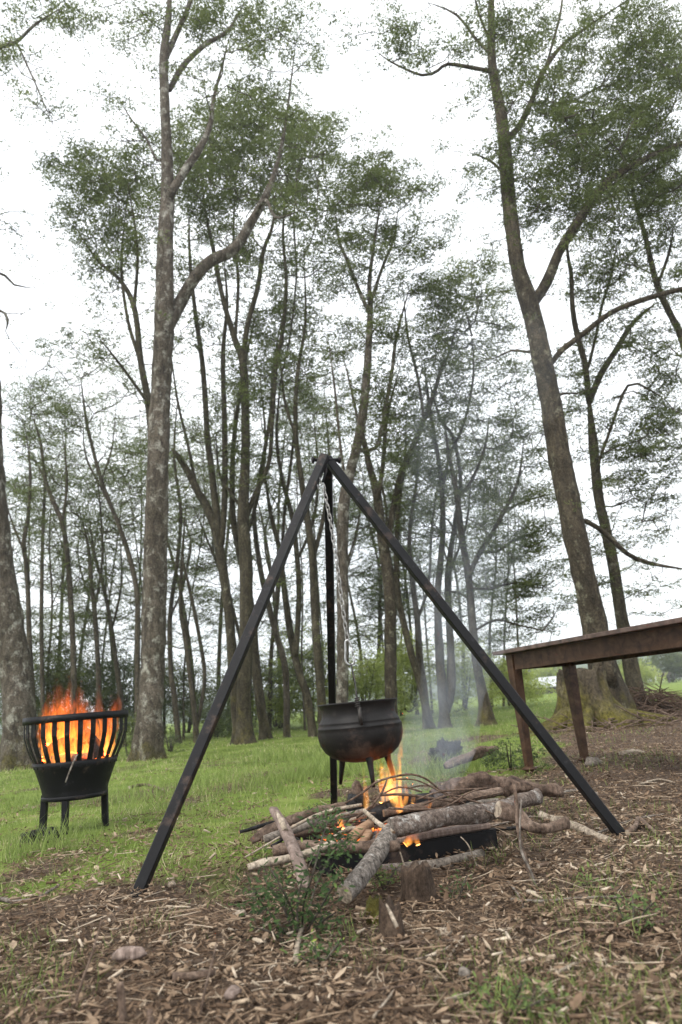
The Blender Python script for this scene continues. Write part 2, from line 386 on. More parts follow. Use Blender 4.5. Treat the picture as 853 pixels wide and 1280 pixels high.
tall = np.clip((fbm(x * .9 + 3, y * .9 + 60) - .52) * 5, 0, 1) * .8
keep = RNG.random(len(x)) < gm ** 1.3 * np.clip(2.6 * fbm(x * 3.2, y * 3.2 + 9) - .75, .12, 1) * (.55 + .45 * tall)
x, y, tall = x[keep], y[keep], tall[keep]
h = (.014 + .034 * RNG.random(len(x)) ** 2 + .055 * tall * RNG.random(len(x))) * (1 + .02 * y)
wd = np.maximum(.0028 * (.6 + .8 * RNG.random(len(x))), .00075 * y)
tint = np.clip(.30 + .8 * (fbm(x * 1.7, y * 1.7) - .38) + RNG.normal(0, .19, len(x)) + (RNG.random(len(x)) < .10 + .22 * (fbm(x * 2 + 3, y * 2 + 70) > .52)) * .5 - .1 * tall, 0, 1)
blades('grass', x, y, h, wd, tint, M_['grass'], 'short green grass spreading under the trees', 'grass', .95)
x, y = frustum_pts(150000, 1.0, 8, 1.0)
keep = RNG.random(len(x)) < spots(x, y) * (1 - grass_mask(x, y)) * .27
x, y = x[keep], y[keep]
h = .02 + .045 * RNG.random(len(x)) ** 2; wd = np.maximum(.0022, .0009 * y)
blades('grass_sprouts', x, y, h, wd, np.clip(.3 + RNG.normal(0, .2, len(x)), 0, 1), M_['grass'], 'sparse green grass sprouting through the brown leaf litter', 'grass', .9)
# tall tufts behind the fire
tx, ty = [], []
for (px, py, r, n) in ((395, 972, .22, 900), (430, 960, .2, 500), (330, 985, .2, 300), (250, 985, .3, 300), (560, 968, .12, 300), (600, 958, .15, 300), (500, 940, .3, 500), (700, 905, .5, 500), (360, 950, .3, 500), (150, 1005, .25, 350), (20, 1010, .3, 350), (60, 1065, .12, 250)):
    p = gnd(px, py); tx.append(RNG.normal(p.x, r, n)); ty.append(RNG.normal(p.y, r * .9, n))
x, y = np.concatenate(tx), np.concatenate(ty); h = .06 + .12 * RNG.random(len(x))
blades('tall_grass', x, y, h, np.maximum(.004, .0009 * y), np.clip(.38 + RNG.normal(0, .12, len(x)), 0, .8), M_['grass'], 'longer lush grass blades in loose tufts behind the fire', 'grass', .7)

# ---- leaf litter
M_['litter'] = tinted('leaf_litter', [(0, (.034, .021, .012)), (.25, (.090, .056, .034)), (.5, (.175, .115, .072)), (.72, (.285, .202, .132)), (.88, (.42, .33, .235)), (1, (.57, .48, .37))], .82, .12, .35)
LT = np.array([(-1, 0, .05), (-.35, .42, .16), (-.3, 0, 0), (-.32, -.42, .14), (.35, .40, .26), (.4, 0, .05), (.42, -.36, .2), (1, .05, .32)])
LF = np.array([(0, 2, 1), (0, 3, 2), (1, 2, 5), (1, 5, 4), (2, 3, 6), (2, 6, 5), (4, 5, 7), (5, 6, 7)])
CT = np.array([(-1, -.5, 0), (1, -.35, .05), (.9, .5, 0), (-.8, .45, .04), (-.95, -.4, .35), (.8, -.3, .4), (.95, .35, .3), (-.9, .4, .36)])
CF = np.array([(0, 3, 2), (0, 2, 1), (4, 5, 6), (4, 6, 7), (0, 1, 5), (0, 5, 4), (1, 2, 6), (1, 6, 5), (2, 3, 7), (2, 7, 6), (3, 0, 4), (3, 4, 7)])
WT = np.array([(-1, .02, -.02), (-1, -.02, -.02), (-1, 0, .02), (0, .12, -.02), (0, .08, -.02), (0, .10, .025), (1, .0, -.02), (1, -.03, -.02), (1, -.015, .015)]); 
WF = np.array([(0, 1, 4), (0, 4, 3), (1, 2, 5), (1, 5, 4), (2, 0, 3), (2, 3, 5), (3, 4, 7), (3, 7, 6), (4, 5, 8), (4, 8, 7), (5, 3, 6), (5, 6, 8)])
def frames(n, tilt):
    nm = unit(np.stack([RNG.normal(0, tilt, n), RNG.normal(0, tilt, n), np.ones(n)], 1))
    az = RNG.random(n) * 2 * np.pi; d = np.stack([np.cos(az), np.sin(az), np.zeros(n)], 1)
    A = unit(d - nm * (d * nm).sum(1, keepdims=True)); return A, np.cross(nm, A), nm
LV, LFq, LTn, off = [], [], [], 0
def litter(T, TF, n, y0, y1, s0, s1, tilt, asp, lift, tlo, thi, power=1.0):
    global off
    x, y = frustum_pts(n, y0, y1, power)
    keep = RNG.random(n) > grass_mask(x, y) * (.62 + .38 * (fbm(x * 3 + 8, y * 3) > .47))
    x, y = x[keep], y[keep]; n = len(x)
    A, B, C = frames(n, tilt); s = (s0 + (s1 - s0) * RNG.random(n) ** 1.8) * (1 + .05 * y)
    t = np.clip(tlo + (thi - tlo) * RNG.random(n) + .35 * (fbm(x * 3, y * 3) - .5), 0, 1)
    P = np.stack([x, y, gh(x, y) + lift * RNG.random(n) * (.4 + 1.2 * fbm(x * 5, y * 5))], 1)
    a = asp * (.6 + .8 * RNG.random(n))
    V, Fq, t = scatter(T, TF, P, A * s[:, None], B * (s * a)[:, None], C * (s * (.5 + RNG.random(n)))[:, None], t)
    LV.append(V); LFq.append(Fq + off); LTn.append(t); off += len(V)
LT4 = np.array([(-1, 0, .05), (-.05, .44, .22), (0, 0, 0), (.05, -.40, .18), (1, .05, .22)]); LF4 = np.array([(0, 2, 1), (0, 3, 2), (1, 2, 4), (2, 3, 4)])
litter(LT4, LF4, 145000, .92, 11, .0040, .0112, .55, .8, .020, .12, .80, .80)
litter(LT, LF, 6000, .92, 5, .008, .017, .50, .9, .022, .15, .85, .9)
litter(LT, LF, 700, .95, 6, .011, .021, .45, .7, .026, .35, 1.0)
litter(CT, CF, 9000, .95, 8, .005, .016, .40, .30, .024, .25, 1.0)
litter(WT, WF, 17000, .92, 9, .010, .05, .12, 1.0, .028, .2, .95)
lo = link_mesh('leaf_litter', np_mesh('leaf_litter', np.concatenate(LV), np.concatenate(LFq), M_['litter'], np.concatenate(LTn)))
tag(lo, 'loose carpet of dead leaves and bark shreds over the ground', 'leaf litter', kind='stuff')

# ---- far country at the edge of the grove
def terrain(name, xr, yr, fn, mat, nx=60, ny=14):
    gx, gy = np.linspace(*xr, nx), np.linspace(*yr, ny); X, Y = np.meshgrid(gx, gy, indexing='ij'); Z = fn(X, Y)
    i = np.arange(nx * ny).reshape(nx, ny)
    Fq = np.stack([i[:-1, :-1], i[1:, :-1], i[1:, 1:], i[:-1, 1:]], -1).reshape(-1, 4)
    return tag(link_mesh(name, np_mesh(name, np.stack([X, Y, Z], -1).reshape(-1, 3), Fq, mat, None, True)), kind='structure')
m, N, L, P = new_mat('wooded_hill'); v = mapped(N, L, (1, 1, 1), rnd=False); a = nnoise(N, L, v, .09, 8, .7); c = ramp(N, [(.35, (.03, .045, .02)), (.6, (.06, .08, .035)), (.75, (.11, .13, .06))])
L.new(a.outputs['Fac'], c.inputs['Fac']); L.new(c.outputs['Color'], P.inputs['Base Color']); P.inputs['Roughness'].default_value = 1
terrain('hill', (-320, 460), (250, 470), lambda X, Y: -2 + 22 * np.clip(np.sin((Y - 250) / 220 * np.pi / 2), 0, 1) * (.62 + .5 * fbm(X / 90, Y * 0 + 3.3)) * (.55 + .45 * np.clip((X + 100) / 250, 0, 1)) + 5 * fbm(X / 9, Y / 9), m, 200, 24)

# ================================================================== TREES
M_['leaf'] = tinted('beech_leaves', [(0, (.034, .047, .012)), (.4, (.070, .092, .024)), (.75, (.115, .142, .038)), (1, (.20, .225, .066))], .55, .48)
M_['leaf_bright'] = tinted('spring_leaves', [(0, (.16, .20, .04)), (.4, (.28, .34, .07)), (.75, (.40, .45, .11)), (1, (.50, .52, .18))], .55, .5)
M_['leaf_dark'] = tinted('evergreen_leaves', [(0, (.034, .050, .018)), (.4, (.066, .092, .032)), (.75, (.10, .132, .046)), (1, (.15, .18, .065))], .5, .42)
DT = np.array([(0, 0, 0), (.62, .46, .08), (.95, -.40, -.02)]); DF = np.array([(0, 1, 2)])

class Grow:
    """a tree skeleton: nodes that new branches start from, tubes for wood, sprays for leaves"""
    def __init__(s, yd, rnd):
        s.yd = yd; s.rnd = rnd; s.pos = []; s.par = []; s.wood = MB(); s.fine = MB(); s.sb = []; s.sd = []; s.big = []; s.side = []; s.auto = 1.7
    def pts(s, line, dy0=0.0, drift=0.0, wig=.10):
        n = len(line); out = []
        for i, q in enumerate(line):
            yy = s.yd + dy0 + drift * (i / max(1, n - 1)) + (s.rnd.uniform(-wig, wig) if 0 < i else 0)
            p = at(q[0], q[1], yy); out.append((p, mpx(q[2] * .43, p)))
        return out
    def limb(s, line, sides=10, dy0=0.0, drift=0.0, base=False, bump=.10, ground=False, flare=.55):
        P = s.pts(line, dy0, drift)
        if s.pos and not base:
            q = min(s.pos, key=lambda c: (c - P[0][0]).length + .5 * max(0, c.z - P[0][0].z))
            if .04 < (q - P[0][0]).length < 1.2: P.insert(0, (q.copy(), P[0][1] * 1.1))
        if ground:
            p0 = P[0][0]; zg = g1(p0.x, p0.y) - .12
            P[0] = (Vector((p0.x, p0.y, zg)), P[0][1])
        P[-1] = (P[-1][0], P[-1][1] * .3)
        C = cat_rom(P, (.07 if sides > 15 else max(.10, P[0][1] * .9)) if base else .22)
        zb = C[0][0].z
        R = []
        for (p, r) in C:
            if ground:
                k = max(0, 1 - (p.z - zb) / max(.35, 4 * P[0][1])); r *= 1 + flare * k * k
            R.append(r)
        ph = s.rnd.uniform(0, 6)
        def lob(i, th):
            if not ground: return .05 * math.sin(2 * th + ph + i * .12)
            k = max(0, 1 - (C[i][0].z - zb) / max(.4, 4.5 * P[0][1]))
            return .26 * k * k * (math.sin(5 * th + ph) + .5 * math.sin(3 * th + 2 * ph)) + .035 * math.sin(3 * th + ph + i * .1)
        s.wood.tube([c[0] for c in C], R, sides, True, bump=bump, bfreq=1.6 / max(.05, P[0][1] * 2.2), lobes=lob, seed=s.rnd.uniform(0, 90), rough=.05 if sides > 15 else .03)
        if len(line) > 3 or not base:
            for i in range(int(len(C) * (.45 if base else .2)), len(C)):
                if s.rnd.random() < (C[i][0] - C[i - 1][0]).length * s.auto * (1.8 if i > len(C) * .75 else 1): s.side.append((C[i][0], (C[i][0] - C[i - 1][0]).normalized(), i / len(C)))
        k0 = len(s.pos)
        for i, c in enumerate(C):
            s.pos.append(c[0]); s.par.append(k0 + i - 1 if i else -1)
        return k0, len(s.pos)
    def blob(s, cx, cy, rx, ry, d=1.0, dz=None):
        """foliage through a rounded volume at the tree's own distance"""
        yd = s.yd; c = at(cx, cy, yd); k = depth(c) / F
        R = (rx + ry) * .5 * k if dz is None else dz
        ns = max(3, int(rx * ry * math.pi * .0315 * d)); na = max(2, int(ns / 6))
        A = []
        for _ in range(na):
            for _t in range(20):
                q = Vector((s.rnd.uniform(-1, 1), s.rnd.uniform(-1, 1), s.rnd.uniform(-1, 1)))
                q = Vector((s.rnd.gauss(0, .52), s.rnd.gauss(0, .52), s.rnd.gauss(0, .52)))
                if q.length < 1.5: break
            p = at(cx + q.x * rx, cy + q.y * ry, yd + q.z * R); A.append(p)
        s.attr(A, ns / na)
    def attr(s, A, per):
        pos = np.array([tuple(p) for p in s.pos]); 
        A = sorted(A, key=lambda p: float(np.min(np.linalg.norm(pos - np.array(p), axis=1))))
        for p in A:
            pa = np.array(p); dv = pa - pos; d = np.linalg.norm(dv, axis=1) + 1e-6
            up = dv[:, 2] / d
            cost = d * (1 + .9 * np.maximum(0, .25 - up))
            j = int(np.argmin(cost)); q = Vector(pos[j]); L_ = (p - q).length
            if L_ > .12:
                side = Vector((s.rnd.gauss(0, 1), s.rnd.gauss(0, 1), s.rnd.gauss(0, .6))) * L_ * .07
                mids = []
                n = max(2, min(5, int(L_ / .35) + 1))
                for i in range(1, n + 1):
                    t = i / n; b = q.lerp(p, t) + side * math.sin(t * math.pi) + Vector((0, 0, -.10 * L_ * math.sin(t * math.pi))) + Vector((s.rnd.gauss(0, .018), s.rnd.gauss(0, .018), s.rnd.gauss(0, .018))) * L_
                    mids.append(b if i < n else p)
                k0 = len(s.pos); prev = j
                for b in mids: s.pos.append(b); s.par.append(prev); prev = len(s.pos) - 1
                pos = np.vstack([pos, np.array([tuple(b) for b in mids])])
                s.big.append((j, k0, len(s.pos), L_))
            dirv = (p - q); dirv.z *= .3
            if dirv.length < 1e-3: dirv = Vector((1, 0, 0))
            dirv.normalize()
            m = int(per) + (1 if s.rnd.random() < per % 1 else 0)
            for i in range(m):
                o = p.lerp(q, s.rnd.random() * .3) + Vector((s.rnd.gauss(0, 1), s.rnd.gauss(0, 1), s.rnd.gauss(0, .28))) * (7.5 * depth(p) / F)
                a = math.atan2(dirv.y, dirv.x) + s.rnd.gauss(0, 1.1)
                s.sb.append(tuple(o)); s.sd.append((math.cos(a), math.sin(a), s.rnd.gauss(-.02, .13)))
    def side_twigs(s, per=2.2):
        """thin side branches with a little foliage along the limbs"""
        for (p, t, f) in s.side:
            k = depth(p) / F; L_ = k * s.rnd.uniform(22, 66)
            a = s.rnd.uniform(0, 6.283); d = Vector((math.cos(a), math.sin(a), s.rnd.uniform(.0, .9))).normalized()
            d = (d + t * 1.1).normalized() if f > .72 else (d - t * d.dot(t) * .6).normalized(); q = p + d * L_
            A = [q]
            for _ in range(s.rnd.randint(1, 3)): A.append(p + d * L_ * s.rnd.uniform(.5, .9) + Vector((s.rnd.gauss(0, 1), s.rnd.gauss(0, 1), s.rnd.gauss(.2, .6))) * L_ * .35)
            s.attr(A, per * s.rnd.uniform(.3, 1.3))
    def fine_wood(s, rpx=.55):
        """fine branches, thickening towards the trunk with what they carry"""
        n = len(s.pos); cnt = [0] * n
        for i in range(n - 1, -1, -1):
            cnt[i] += 1
            if s.par[i] >= 0: cnt[s.par[i]] += cnt[i]
        for (j, a, b, L_) in s.big:
            P = [s.pos[j]] + [s.pos[i] for i in range(a, b)]
            k = depth(P[0]) / F
            R = [k * rpx * min(2.6, (.55 + .22 * cnt[i] ** .5)) for i in [a] + list(range(a, b))]
            R[-1] *= .5
            s.fine.tube(P, R, 5 if R[0] > 1.2 * k else 4, False)
    def leaves(s, size_px=2.0, per=46, len_px=24, tint0=.45, tsd=.16, flatn=.30):
        if not s.sb: return None
        rng = np.random.default_rng(s.rnd.randrange(1 << 30))
        B = np.array(s.sb); D = unit(np.array(s.sd)); n = len(B)
        dep = ((B - np.array(EYE)) @ np.array(FWD)) / F
        Ls = np.clip(dep * len_px, .10, .9) * (.55 + .8 * rng.random(n))
        nm = unit(np.stack([rng.normal(0, flatn, n), rng.normal(0, flatn, n), np.ones(n)], 1)); nm = unit(nm - D * (nm * D).sum(1, keepdims=True)); Sd = np.cross(nm, D)
        t = rng.random((n, per)); sgn = np.where(rng.random((n, per)) < .5, -1, 1)
        wdt = (.10 + .46 * np.sqrt(np.clip(1 - (2 * t - .85) ** 2, 0, 1))) * rng.random((n, per)) ** .7
        P = B[:, None] + D[:, None] * (Ls[:, None] * t)[..., None] + Sd[:, None] * (Ls[:, None] * wdt * sgn)[..., None] + nm[:, None] * (rng.normal(0, .05, (n, per)) * Ls[:, None])[..., None]
        P[..., 2] -= .14 * Ls[:, None] * t ** 2
        ang = sgn * (.5 + .5 * rng.random((n, per))) + rng.normal(0, .35, (n, per))
        A = D[:, None] * np.cos(ang)[..., None] + Sd[:, None] * np.sin(ang)[..., None] + rng.normal(0, .22, (n, per, 3)); A = unit(A)
        NN = nm[:, None] + rng.normal(0, .38, (n, per, 3)); NN = unit(NN - A * (NN * A).sum(-1, keepdims=True)); Bv = np.cross(NN, A)
        sz = np.maximum(.012, dep * size_px)[:, None] * (.55 + .9 * rng.random((n, per)))
        ti = np.clip(tint0 + rng.normal(0, tsd, n)[:, None] + rng.normal(0, .10, (n, per)), 0, 1)
        return scatter(DT, DF, P.reshape(-1, 3), (A * sz[..., None]).reshape(-1, 3), (Bv * (sz * .75)[..., None]).reshape(-1, 3), (NN * sz[..., None]).reshape(-1, 3), ti.reshape(-1))

TREES = 0
def crown_mesh(name, g, lv, leaf, root):
    """leaves and the fine branches that carry them"""
    if not lv: return
    V, Fq, t = lv; nl = len(Fq)
    if g.fine.v:
        W_ = np.array(g.fine.v); WFq = np.array(g.fine.f) + len(V); WFq = np.concatenate([WFq[:, [0, 1, 2]], WFq[:, [0, 2, 3]]]); V = np.concatenate([V, W_]); Fq = np.concatenate([Fq, WFq]); t = np.concatenate([t, np.zeros(len(W_))])
    me = np_mesh(name, V, Fq, M_[leaf], t); me.materials.append(M_['twig'])
    mi = np.zeros(len(Fq), np.int32); mi[nl:] = 1; me.polygons.foreach_set('material_index', mi); me.update()
    link_mesh(name, me, root)
def tree(label, yd, trunk, limbs=(), blobs=(), mat='bark_olive', leaf='leaf', sides=12, group=None, name='beech_tree', seed=None, tint0=.42, leaf_px=2.5, rpx=.5, ground=True, bump=.10, flare=.55, cat='tree', per=37, len_px=17, twigs=()):
    global TREES
    TREES += 1
    rnd = random.Random(seed if seed is not None else TREES * 31 + 5)
    g = Grow(yd, rnd)
    g.limb(trunk, sides, base=True, ground=ground, bump=bump, flare=flare)
    for lm in limbs:
        dr = rnd.uniform(-.9, .9)
        g.limb(lm, max(6, min(sides, 18) - 4), drift=dr * min(1, yd / 12), bump=bump * .8)
    for t in twigs: g.limb(t, 5, drift=rnd.uniform(-.4, .4), bump=.05)
    for b in blobs: g.blob(*b)
    if ground and blobs: g.side_twigs()
    g.fine_wood(rpx)
    b0 = g.pos[0]; base = Vector((b0.x, b0.y, g1(b0.x, b0.y)))
    root = thing(name, label, cat, base, group)
    g.wood.build('trunk', M_[mat], root)
    crown_mesh('crown', g, g.leaves(leaf_px, per, len_px, tint0), leaf, root)
    return root

# --- the large trees nearest the fire
tree('thick grey trunk cut by the photo edge behind the fire basket', 11.5,
     [(27, 958, 47), (24, 900, 44), (19, 840, 43), (9, 770, 42), (-3, 690, 41), (-11, 600, 37), (-16, 480, 34), (-22, 330, 28), (-28, 130, 22), (-34, -60, 15)],
     [[(-27, 130, 10), (-8, 66, 7), (20, 53, 5), (45, 30, 3.5), (80, 8, 2)], [(20, 53, 3.5), (38, 90, 3), (52, 122, 2.2), (66, 156, 1.2)], [(-24, 392, 8), (-4, 340, 4.5), (18, 356, 3), (44, 360, 1.2)], [(-22, 410, 8), (0, 388, 4.5), (10, 400, 4), (7, 414, 2.5)]],
     [(75, 22, 45, 30, .42), (30, 5, 40, 20, .4), (55, 120, 26, 34, .14), (-60, 60, 60, 80, .6), (-70, 220, 50, 80, .5)], 'bark_grey', sides=40, bump=.13)
tree('tall grey lichen-spotted trunk standing beside the fire basket', 10.8,
     [(185, 948, 38), (188, 900, 36), (191, 830, 35), (194, 700, 33.5), (198, 580, 31), (201, 490, 29), (205, 400, 28), (207, 300, 23), (210, 240, 19), (207, 150, 14), (205, 75, 13), (211, 20, 9), (214, -50, 7)],
     [[(208, 412, 19), (226, 378, 19), (243, 348, 17), (264, 326, 16), (292, 312, 15), (313, 280, 13), (332, 246, 10), (347, 205, 6.5), (357, 155, 4), (366, 85, 2), (372, 40, 1)],
      [(212, 245, 12), (228, 218, 12), (247, 190, 11), (262, 160, 8), (268, 120, 5.5), (280, 75, 3), (288, 40, 1.2)],
      [(207, 72, 9), (222, 40, 7.5), (236, 8, 6), (250, -30, 5)], [(212, 112, 8), (228, 84, 8), (254, 58, 7), (285, 38, 5), (305, 5, 3.5)],
      [(332, 250, 5), (345, 272, 4.5), (372, 265, 2.5)], [(196, 200, 4), (184, 175, 3.5), (165, 150, 2.5), (150, 125, 1.5)]],
     [(140, 28, 65, 32, .42), (300, 42, 75, 40, .55), (245, 15, 60, 30, .45), (378, 55, 38, 50, .32), (150, 125, 30, 28, .3), (310, 110, 48, 34, .4), (362, 130, 34, 40, .3), (190, 60, 30, 40, .25), (340, 20, 50, 30, .4)], 'bark_grey', sides=40, bump=.11)
tree('big brown forked trunk rising behind the wooden table', 9.6,
     [(768, 898, 52), (757, 850, 44), (745, 790, 36), (735, 740, 33), (722, 680, 33), (710, 620, 34), (697, 560, 32), (688, 500, 30), (678, 450, 28), (670, 410, 27), (660, 372, 26), (647, 330, 21), (637, 260, 21), (633, 210, 19), (628, 150, 17), (616, 85, 13), (614, 20, 10), (616, -60, 8)],
     [[(664, 382, 15), (684, 352, 16), (699, 315, 14), (718, 285, 14), (740, 252, 13), (762, 225, 11), (800, 202, 9), (856, 178, 7), (930, 150, 5)],
      [(684, 462, 8), (700, 440, 9), (726, 420, 8.5), (762, 392, 8), (800, 376, 8), (858, 360, 7), (930, 345, 5)],
      [(634, 172, 9), (648, 160, 9), (664, 128, 8), (678, 92, 7), (700, 60, 6), (728, 38, 5), (785, 0, 4)],
      [(617, 90, 6), (598, 86, 6), (560, 80, 5), (548, 88, 4.5), (528, 94, 4), (490, 78, 2.5), (468, 62, 1.5)],
      [(612, 66, 5), (596, 50, 4.5), (570, 18, 3.5), (535, 3, 2)], [(612, 50, 4), (598, 15, 3.5), (590, -20, 2.5)],
      [(718, 648, 7), (734, 652, 8), (748, 660, 8), (765, 674, 8), (784, 692, 7.5), (812, 704, 6.5), (860, 712, 5)], [(678, 98, 4), (700, 20, 4), (705, -30, 3)],
      [(660, 440, 4), (640, 438, 3.5), (618, 448, 2.5)], [(628, 215, 4), (612, 200, 3.5), (585, 190, 2)], [(688, 500, 5), (704, 492, 4), (726, 492, 3)]],
     [(520, 62, 62, 36, .42), (495, 30, 50, 26, .45), (590, 35, 50, 34, .4), (680, 90, 66, 60, .75), (745, 130, 80, 76, 1.0), (702, 205, 72, 60, 1.15), (785, 185, 70, 66, 1.0), (750, 260, 70, 60, .6), (826, 95, 50, 80, 1.5), (830, 215, 40, 60, 1.0), (690, 150, 50, 40, .5), (650, 35, 60, 36, .55), (735, 45, 62, 40, .5), (805, 25, 55, 36, .8), (655, 250, 40, 46, .6), (722, 262, 52, 36, .55), (600, 220, 44, 36, .42), (826, 250, 38, 50, .85), (560, 160, 40, 26, .12), (860, 300, 40, 50, .6)], 'bark_brown', sides=40, tint0=.36)
tree('second trunk close behind the mossy stump, forked high up', 10.9,
     [(800, 892, 30), (795, 862, 24), (783, 800, 20), (776, 765, 17), (766, 703, 16), (757, 660, 15), (748, 617, 14), (742, 555, 13.5), (736, 495, 12)],
     [[(737, 505, 9), (731, 453, 8.5), (722, 420, 8), (716, 385, 7), (714, 340, 6), (709, 310, 4), (718, 270, 3)], [(738, 500, 9), (750, 470, 9), (770, 438, 8), (788, 408, 7), (806, 390, 5), (822, 378, 3)],
      [(735, 460, 5), (745, 420, 4.5), (752, 385, 4.5), (764, 345, 4), (770, 310, 2.5)], [(745, 590, 4), (762, 540, 4), (785, 482, 4), (810, 486, 3), (832, 500, 2)]],
     [(760, 330, 58, 36, .3), (790, 520, 62, 32, .6), (822, 560, 50, 42, .75), (765, 585, 40, 32, .4), (800, 625, 56, 30, .3), (830, 470, 34, 24, .3), (822, 665, 40, 24, .35), (700, 440, 22, 24, .2), (715, 330, 30, 40, .25), (745, 470, 30, 26, .35), (805, 740, 60, 30, .5), (740, 715, 28, 34, .45), (820, 610, 50, 60, .65), (775, 560, 50, 70, .6), (815, 500, 50, 50, .55), (740, 640, 20, 60, .4), (790, 680, 54, 40, .55), (720, 500, 30, 70, .5), (770, 420, 60, 50, .45)], 'bark_olive', sides=16)
tree('slanting slim trunk leaning in from beyond the table', 10.2,
     [(905, 880, 22), (895, 650, 17), (870, 500, 12), (853, 425, 10), (837, 391, 9), (821, 355, 8.5), (808, 300, 7), (799, 268, 6), (790, 230, 4), (786, 190, 3)],
     [[(822, 356, 5), (836, 318, 4), (842, 285, 3)]], [(835, 300, 30, 38, .5), (845, 370, 26, 36, .4), (800, 235, 40, 40, .6), (775, 310, 44, 40, .4), (838, 440, 40, 60, .6), (770, 380, 60, 44, .5), (845, 540, 36, 60, .6), (740, 320, 50, 40, .5)], 'bark_olive', sides=12)

# --- the middle rank behind the tripod
tree('bare leaning trunk half hidden by the tall lichen-spotted trunk', 12.6,
     [(192, 936, 18), (192, 700, 15), (191, 560, 13), (186, 505, 11), (176, 450, 9), (168, 385, 8), (150, 350, 6), (122, 325, 4.5), (95, 285, 2.5)],
     [[(176, 452, 6), (160, 400, 5), (152, 330, 4), (158, 260, 3)], [(168, 385, 5), (172, 310, 4.5), (160, 230, 3)], [(186, 505, 5), (150, 455, 4), (122, 420, 2.5)]],
     [(140, 225, 74, 50, 1.35), (98, 268, 45, 42, .65), (130, 335, 55, 42, .6), (168, 290, 40, 55, .7), (120, 420, 48, 42, .45), (95, 200, 40, 26, .6)], 'bark_olive')
tree('straight mossy trunk with pale foot behind the slanting tripod leg', 14.2,
     [(308, 928, 25), (305, 890, 22), (308, 800, 20), (308, 706, 19), (304, 650, 18), (306, 600, 14), (307, 537, 12.5), (304, 455, 11.5), (294, 425, 9), (278, 369, 7), (267, 312, 6), (258, 270, 4), (250, 210, 2.5)],
     [[(304, 462, 8), (309, 410, 7.5), (322, 361, 7), (330, 312, 6), (341, 282, 4.5), (346, 230, 3)], [(305, 655, 9), (318, 620, 7), (336, 580, 6), (341, 519, 6), (345, 462, 6), (354, 410, 6), (358, 350, 5), (354, 290, 4), (360, 220, 3)],
      [(294, 425, 5), (298, 350, 5), (292, 290, 4), (296, 220, 3)], [(306, 640, 5), (286, 612, 4.5), (274, 590, 4), (270, 540, 3)]],
     [(285, 185, 78, 56, 1.5), (300, 140, 62, 34, 1.2), (262, 250, 60, 38, .6), (330, 230, 60, 50, .6), (310, 330, 60, 60, .3), (330, 480, 70, 90, .22), (290, 560, 50, 80, .2)], 'bark_olive', sides=14)
tree('mossy curved trunk beside the straight one, bending over', 14.6,
     [(298, 922, 17), (292, 840, 15), (287, 771, 14), (278, 706, 14), (270, 664, 13), (259, 635, 12), (246, 612, 11), (234, 588, 10), (222, 570, 8), (214, 560, 5)],
     [[(274, 672, 10), (268, 617, 10), (264, 580, 9), (260, 552, 9), (254, 462, 8), (245, 395, 6.5), (238, 330, 5), (236, 260, 3)], [(277, 680, 9), (281, 620, 8.5), (281, 537, 8), (279, 444, 7), (284, 380, 5), (280, 320, 3)],
      [(246, 612, 5), (236, 560, 4.5), (222, 500, 4), (214, 440, 3)]],
     [(240, 250, 50, 48, .6), (225, 420, 36, 55, .25), (285, 330, 40, 36, .35), (265, 400, 40, 40, .2), (230, 330, 36, 40, .3)], 'bark_olive', sides=12)
tree('narrow dark trunk close behind the straight mossy trunk', 15.5,
     [(333, 918, 16), (326, 880, 14), (320, 830, 13.5), (314, 760, 12), (300, 690, 11), (291, 640, 9), (292, 560, 7), (302, 480, 6), (318, 400, 4)],
     [[(300, 690, 6), (318, 640, 5), (332, 560, 4.5), (325, 470, 4)]], [(320, 390, 40, 40, .3), (300, 470, 36, 36, .2), (335, 440, 34, 40, .25)], 'bark_olive')
tree('slim trunk leaning outwards between tripod legs, bare to the top', 16.0,
     [(358, 920, 10), (357, 840, 9.5), (344, 788, 9), (332, 740, 8.5), (324, 700, 8), (318, 640, 6), (326, 590, 6), (338, 520, 5), (342, 460, 4), (352, 400, 3)],
     [[(344, 788, 5), (352, 700, 5), (356, 640, 4.5), (366, 560, 4), (372, 480, 3)]], [(360, 420, 40, 40, .25), (340, 380, 30, 36, .25), (382, 480, 34, 36, .22)], 'bark_far', sides=10)
tree('dark trunk just inside the rear tripod leg, forked low', 15.2,
     [(392, 916, 13), (384, 870, 12), (374, 840, 11), (364, 794, 10.5), (356, 740, 9), (350, 690, 7), (338, 640, 6), (330, 580, 5)],
     [[(370, 820, 8), (374, 740, 8), (370, 680, 7.5), (364, 640, 7), (352, 594, 6), (346, 540, 5), (352, 470, 4)], [(372, 700, 5), (392, 650, 4.5), (398, 590, 4), (392, 520, 3)]],
     [(375, 190, 60, 52, 1.3), (402, 245, 46, 38, .6), (380, 335, 44, 38, .5), (340, 420, 44, 44, .25), (390, 420, 44, 44, .28), (335, 480, 40, 40, .2)], 'bark_olive')
tree('even slim trunk standing directly against the rear tripod leg', 14.0,
     [(404, 915, 14), (402, 870, 13), (396, 800, 12.5), (393, 740, 12), (390, 690, 11), (383, 640, 10), (377, 600, 8), (370, 540, 7), (372, 470, 6), (382, 400, 4), (380, 320, 3)],
     [[(391, 700, 7), (404, 650, 6), (412, 590, 5), (408, 520, 4)], [(370, 545, 5), (356, 500, 4), (350, 440, 3)]],
     [(400, 170, 40, 36, .6), (385, 280, 46, 36, .5), (410, 330, 36, 36, .35), (420, 430, 40, 40, .22)], 'bark_olive')
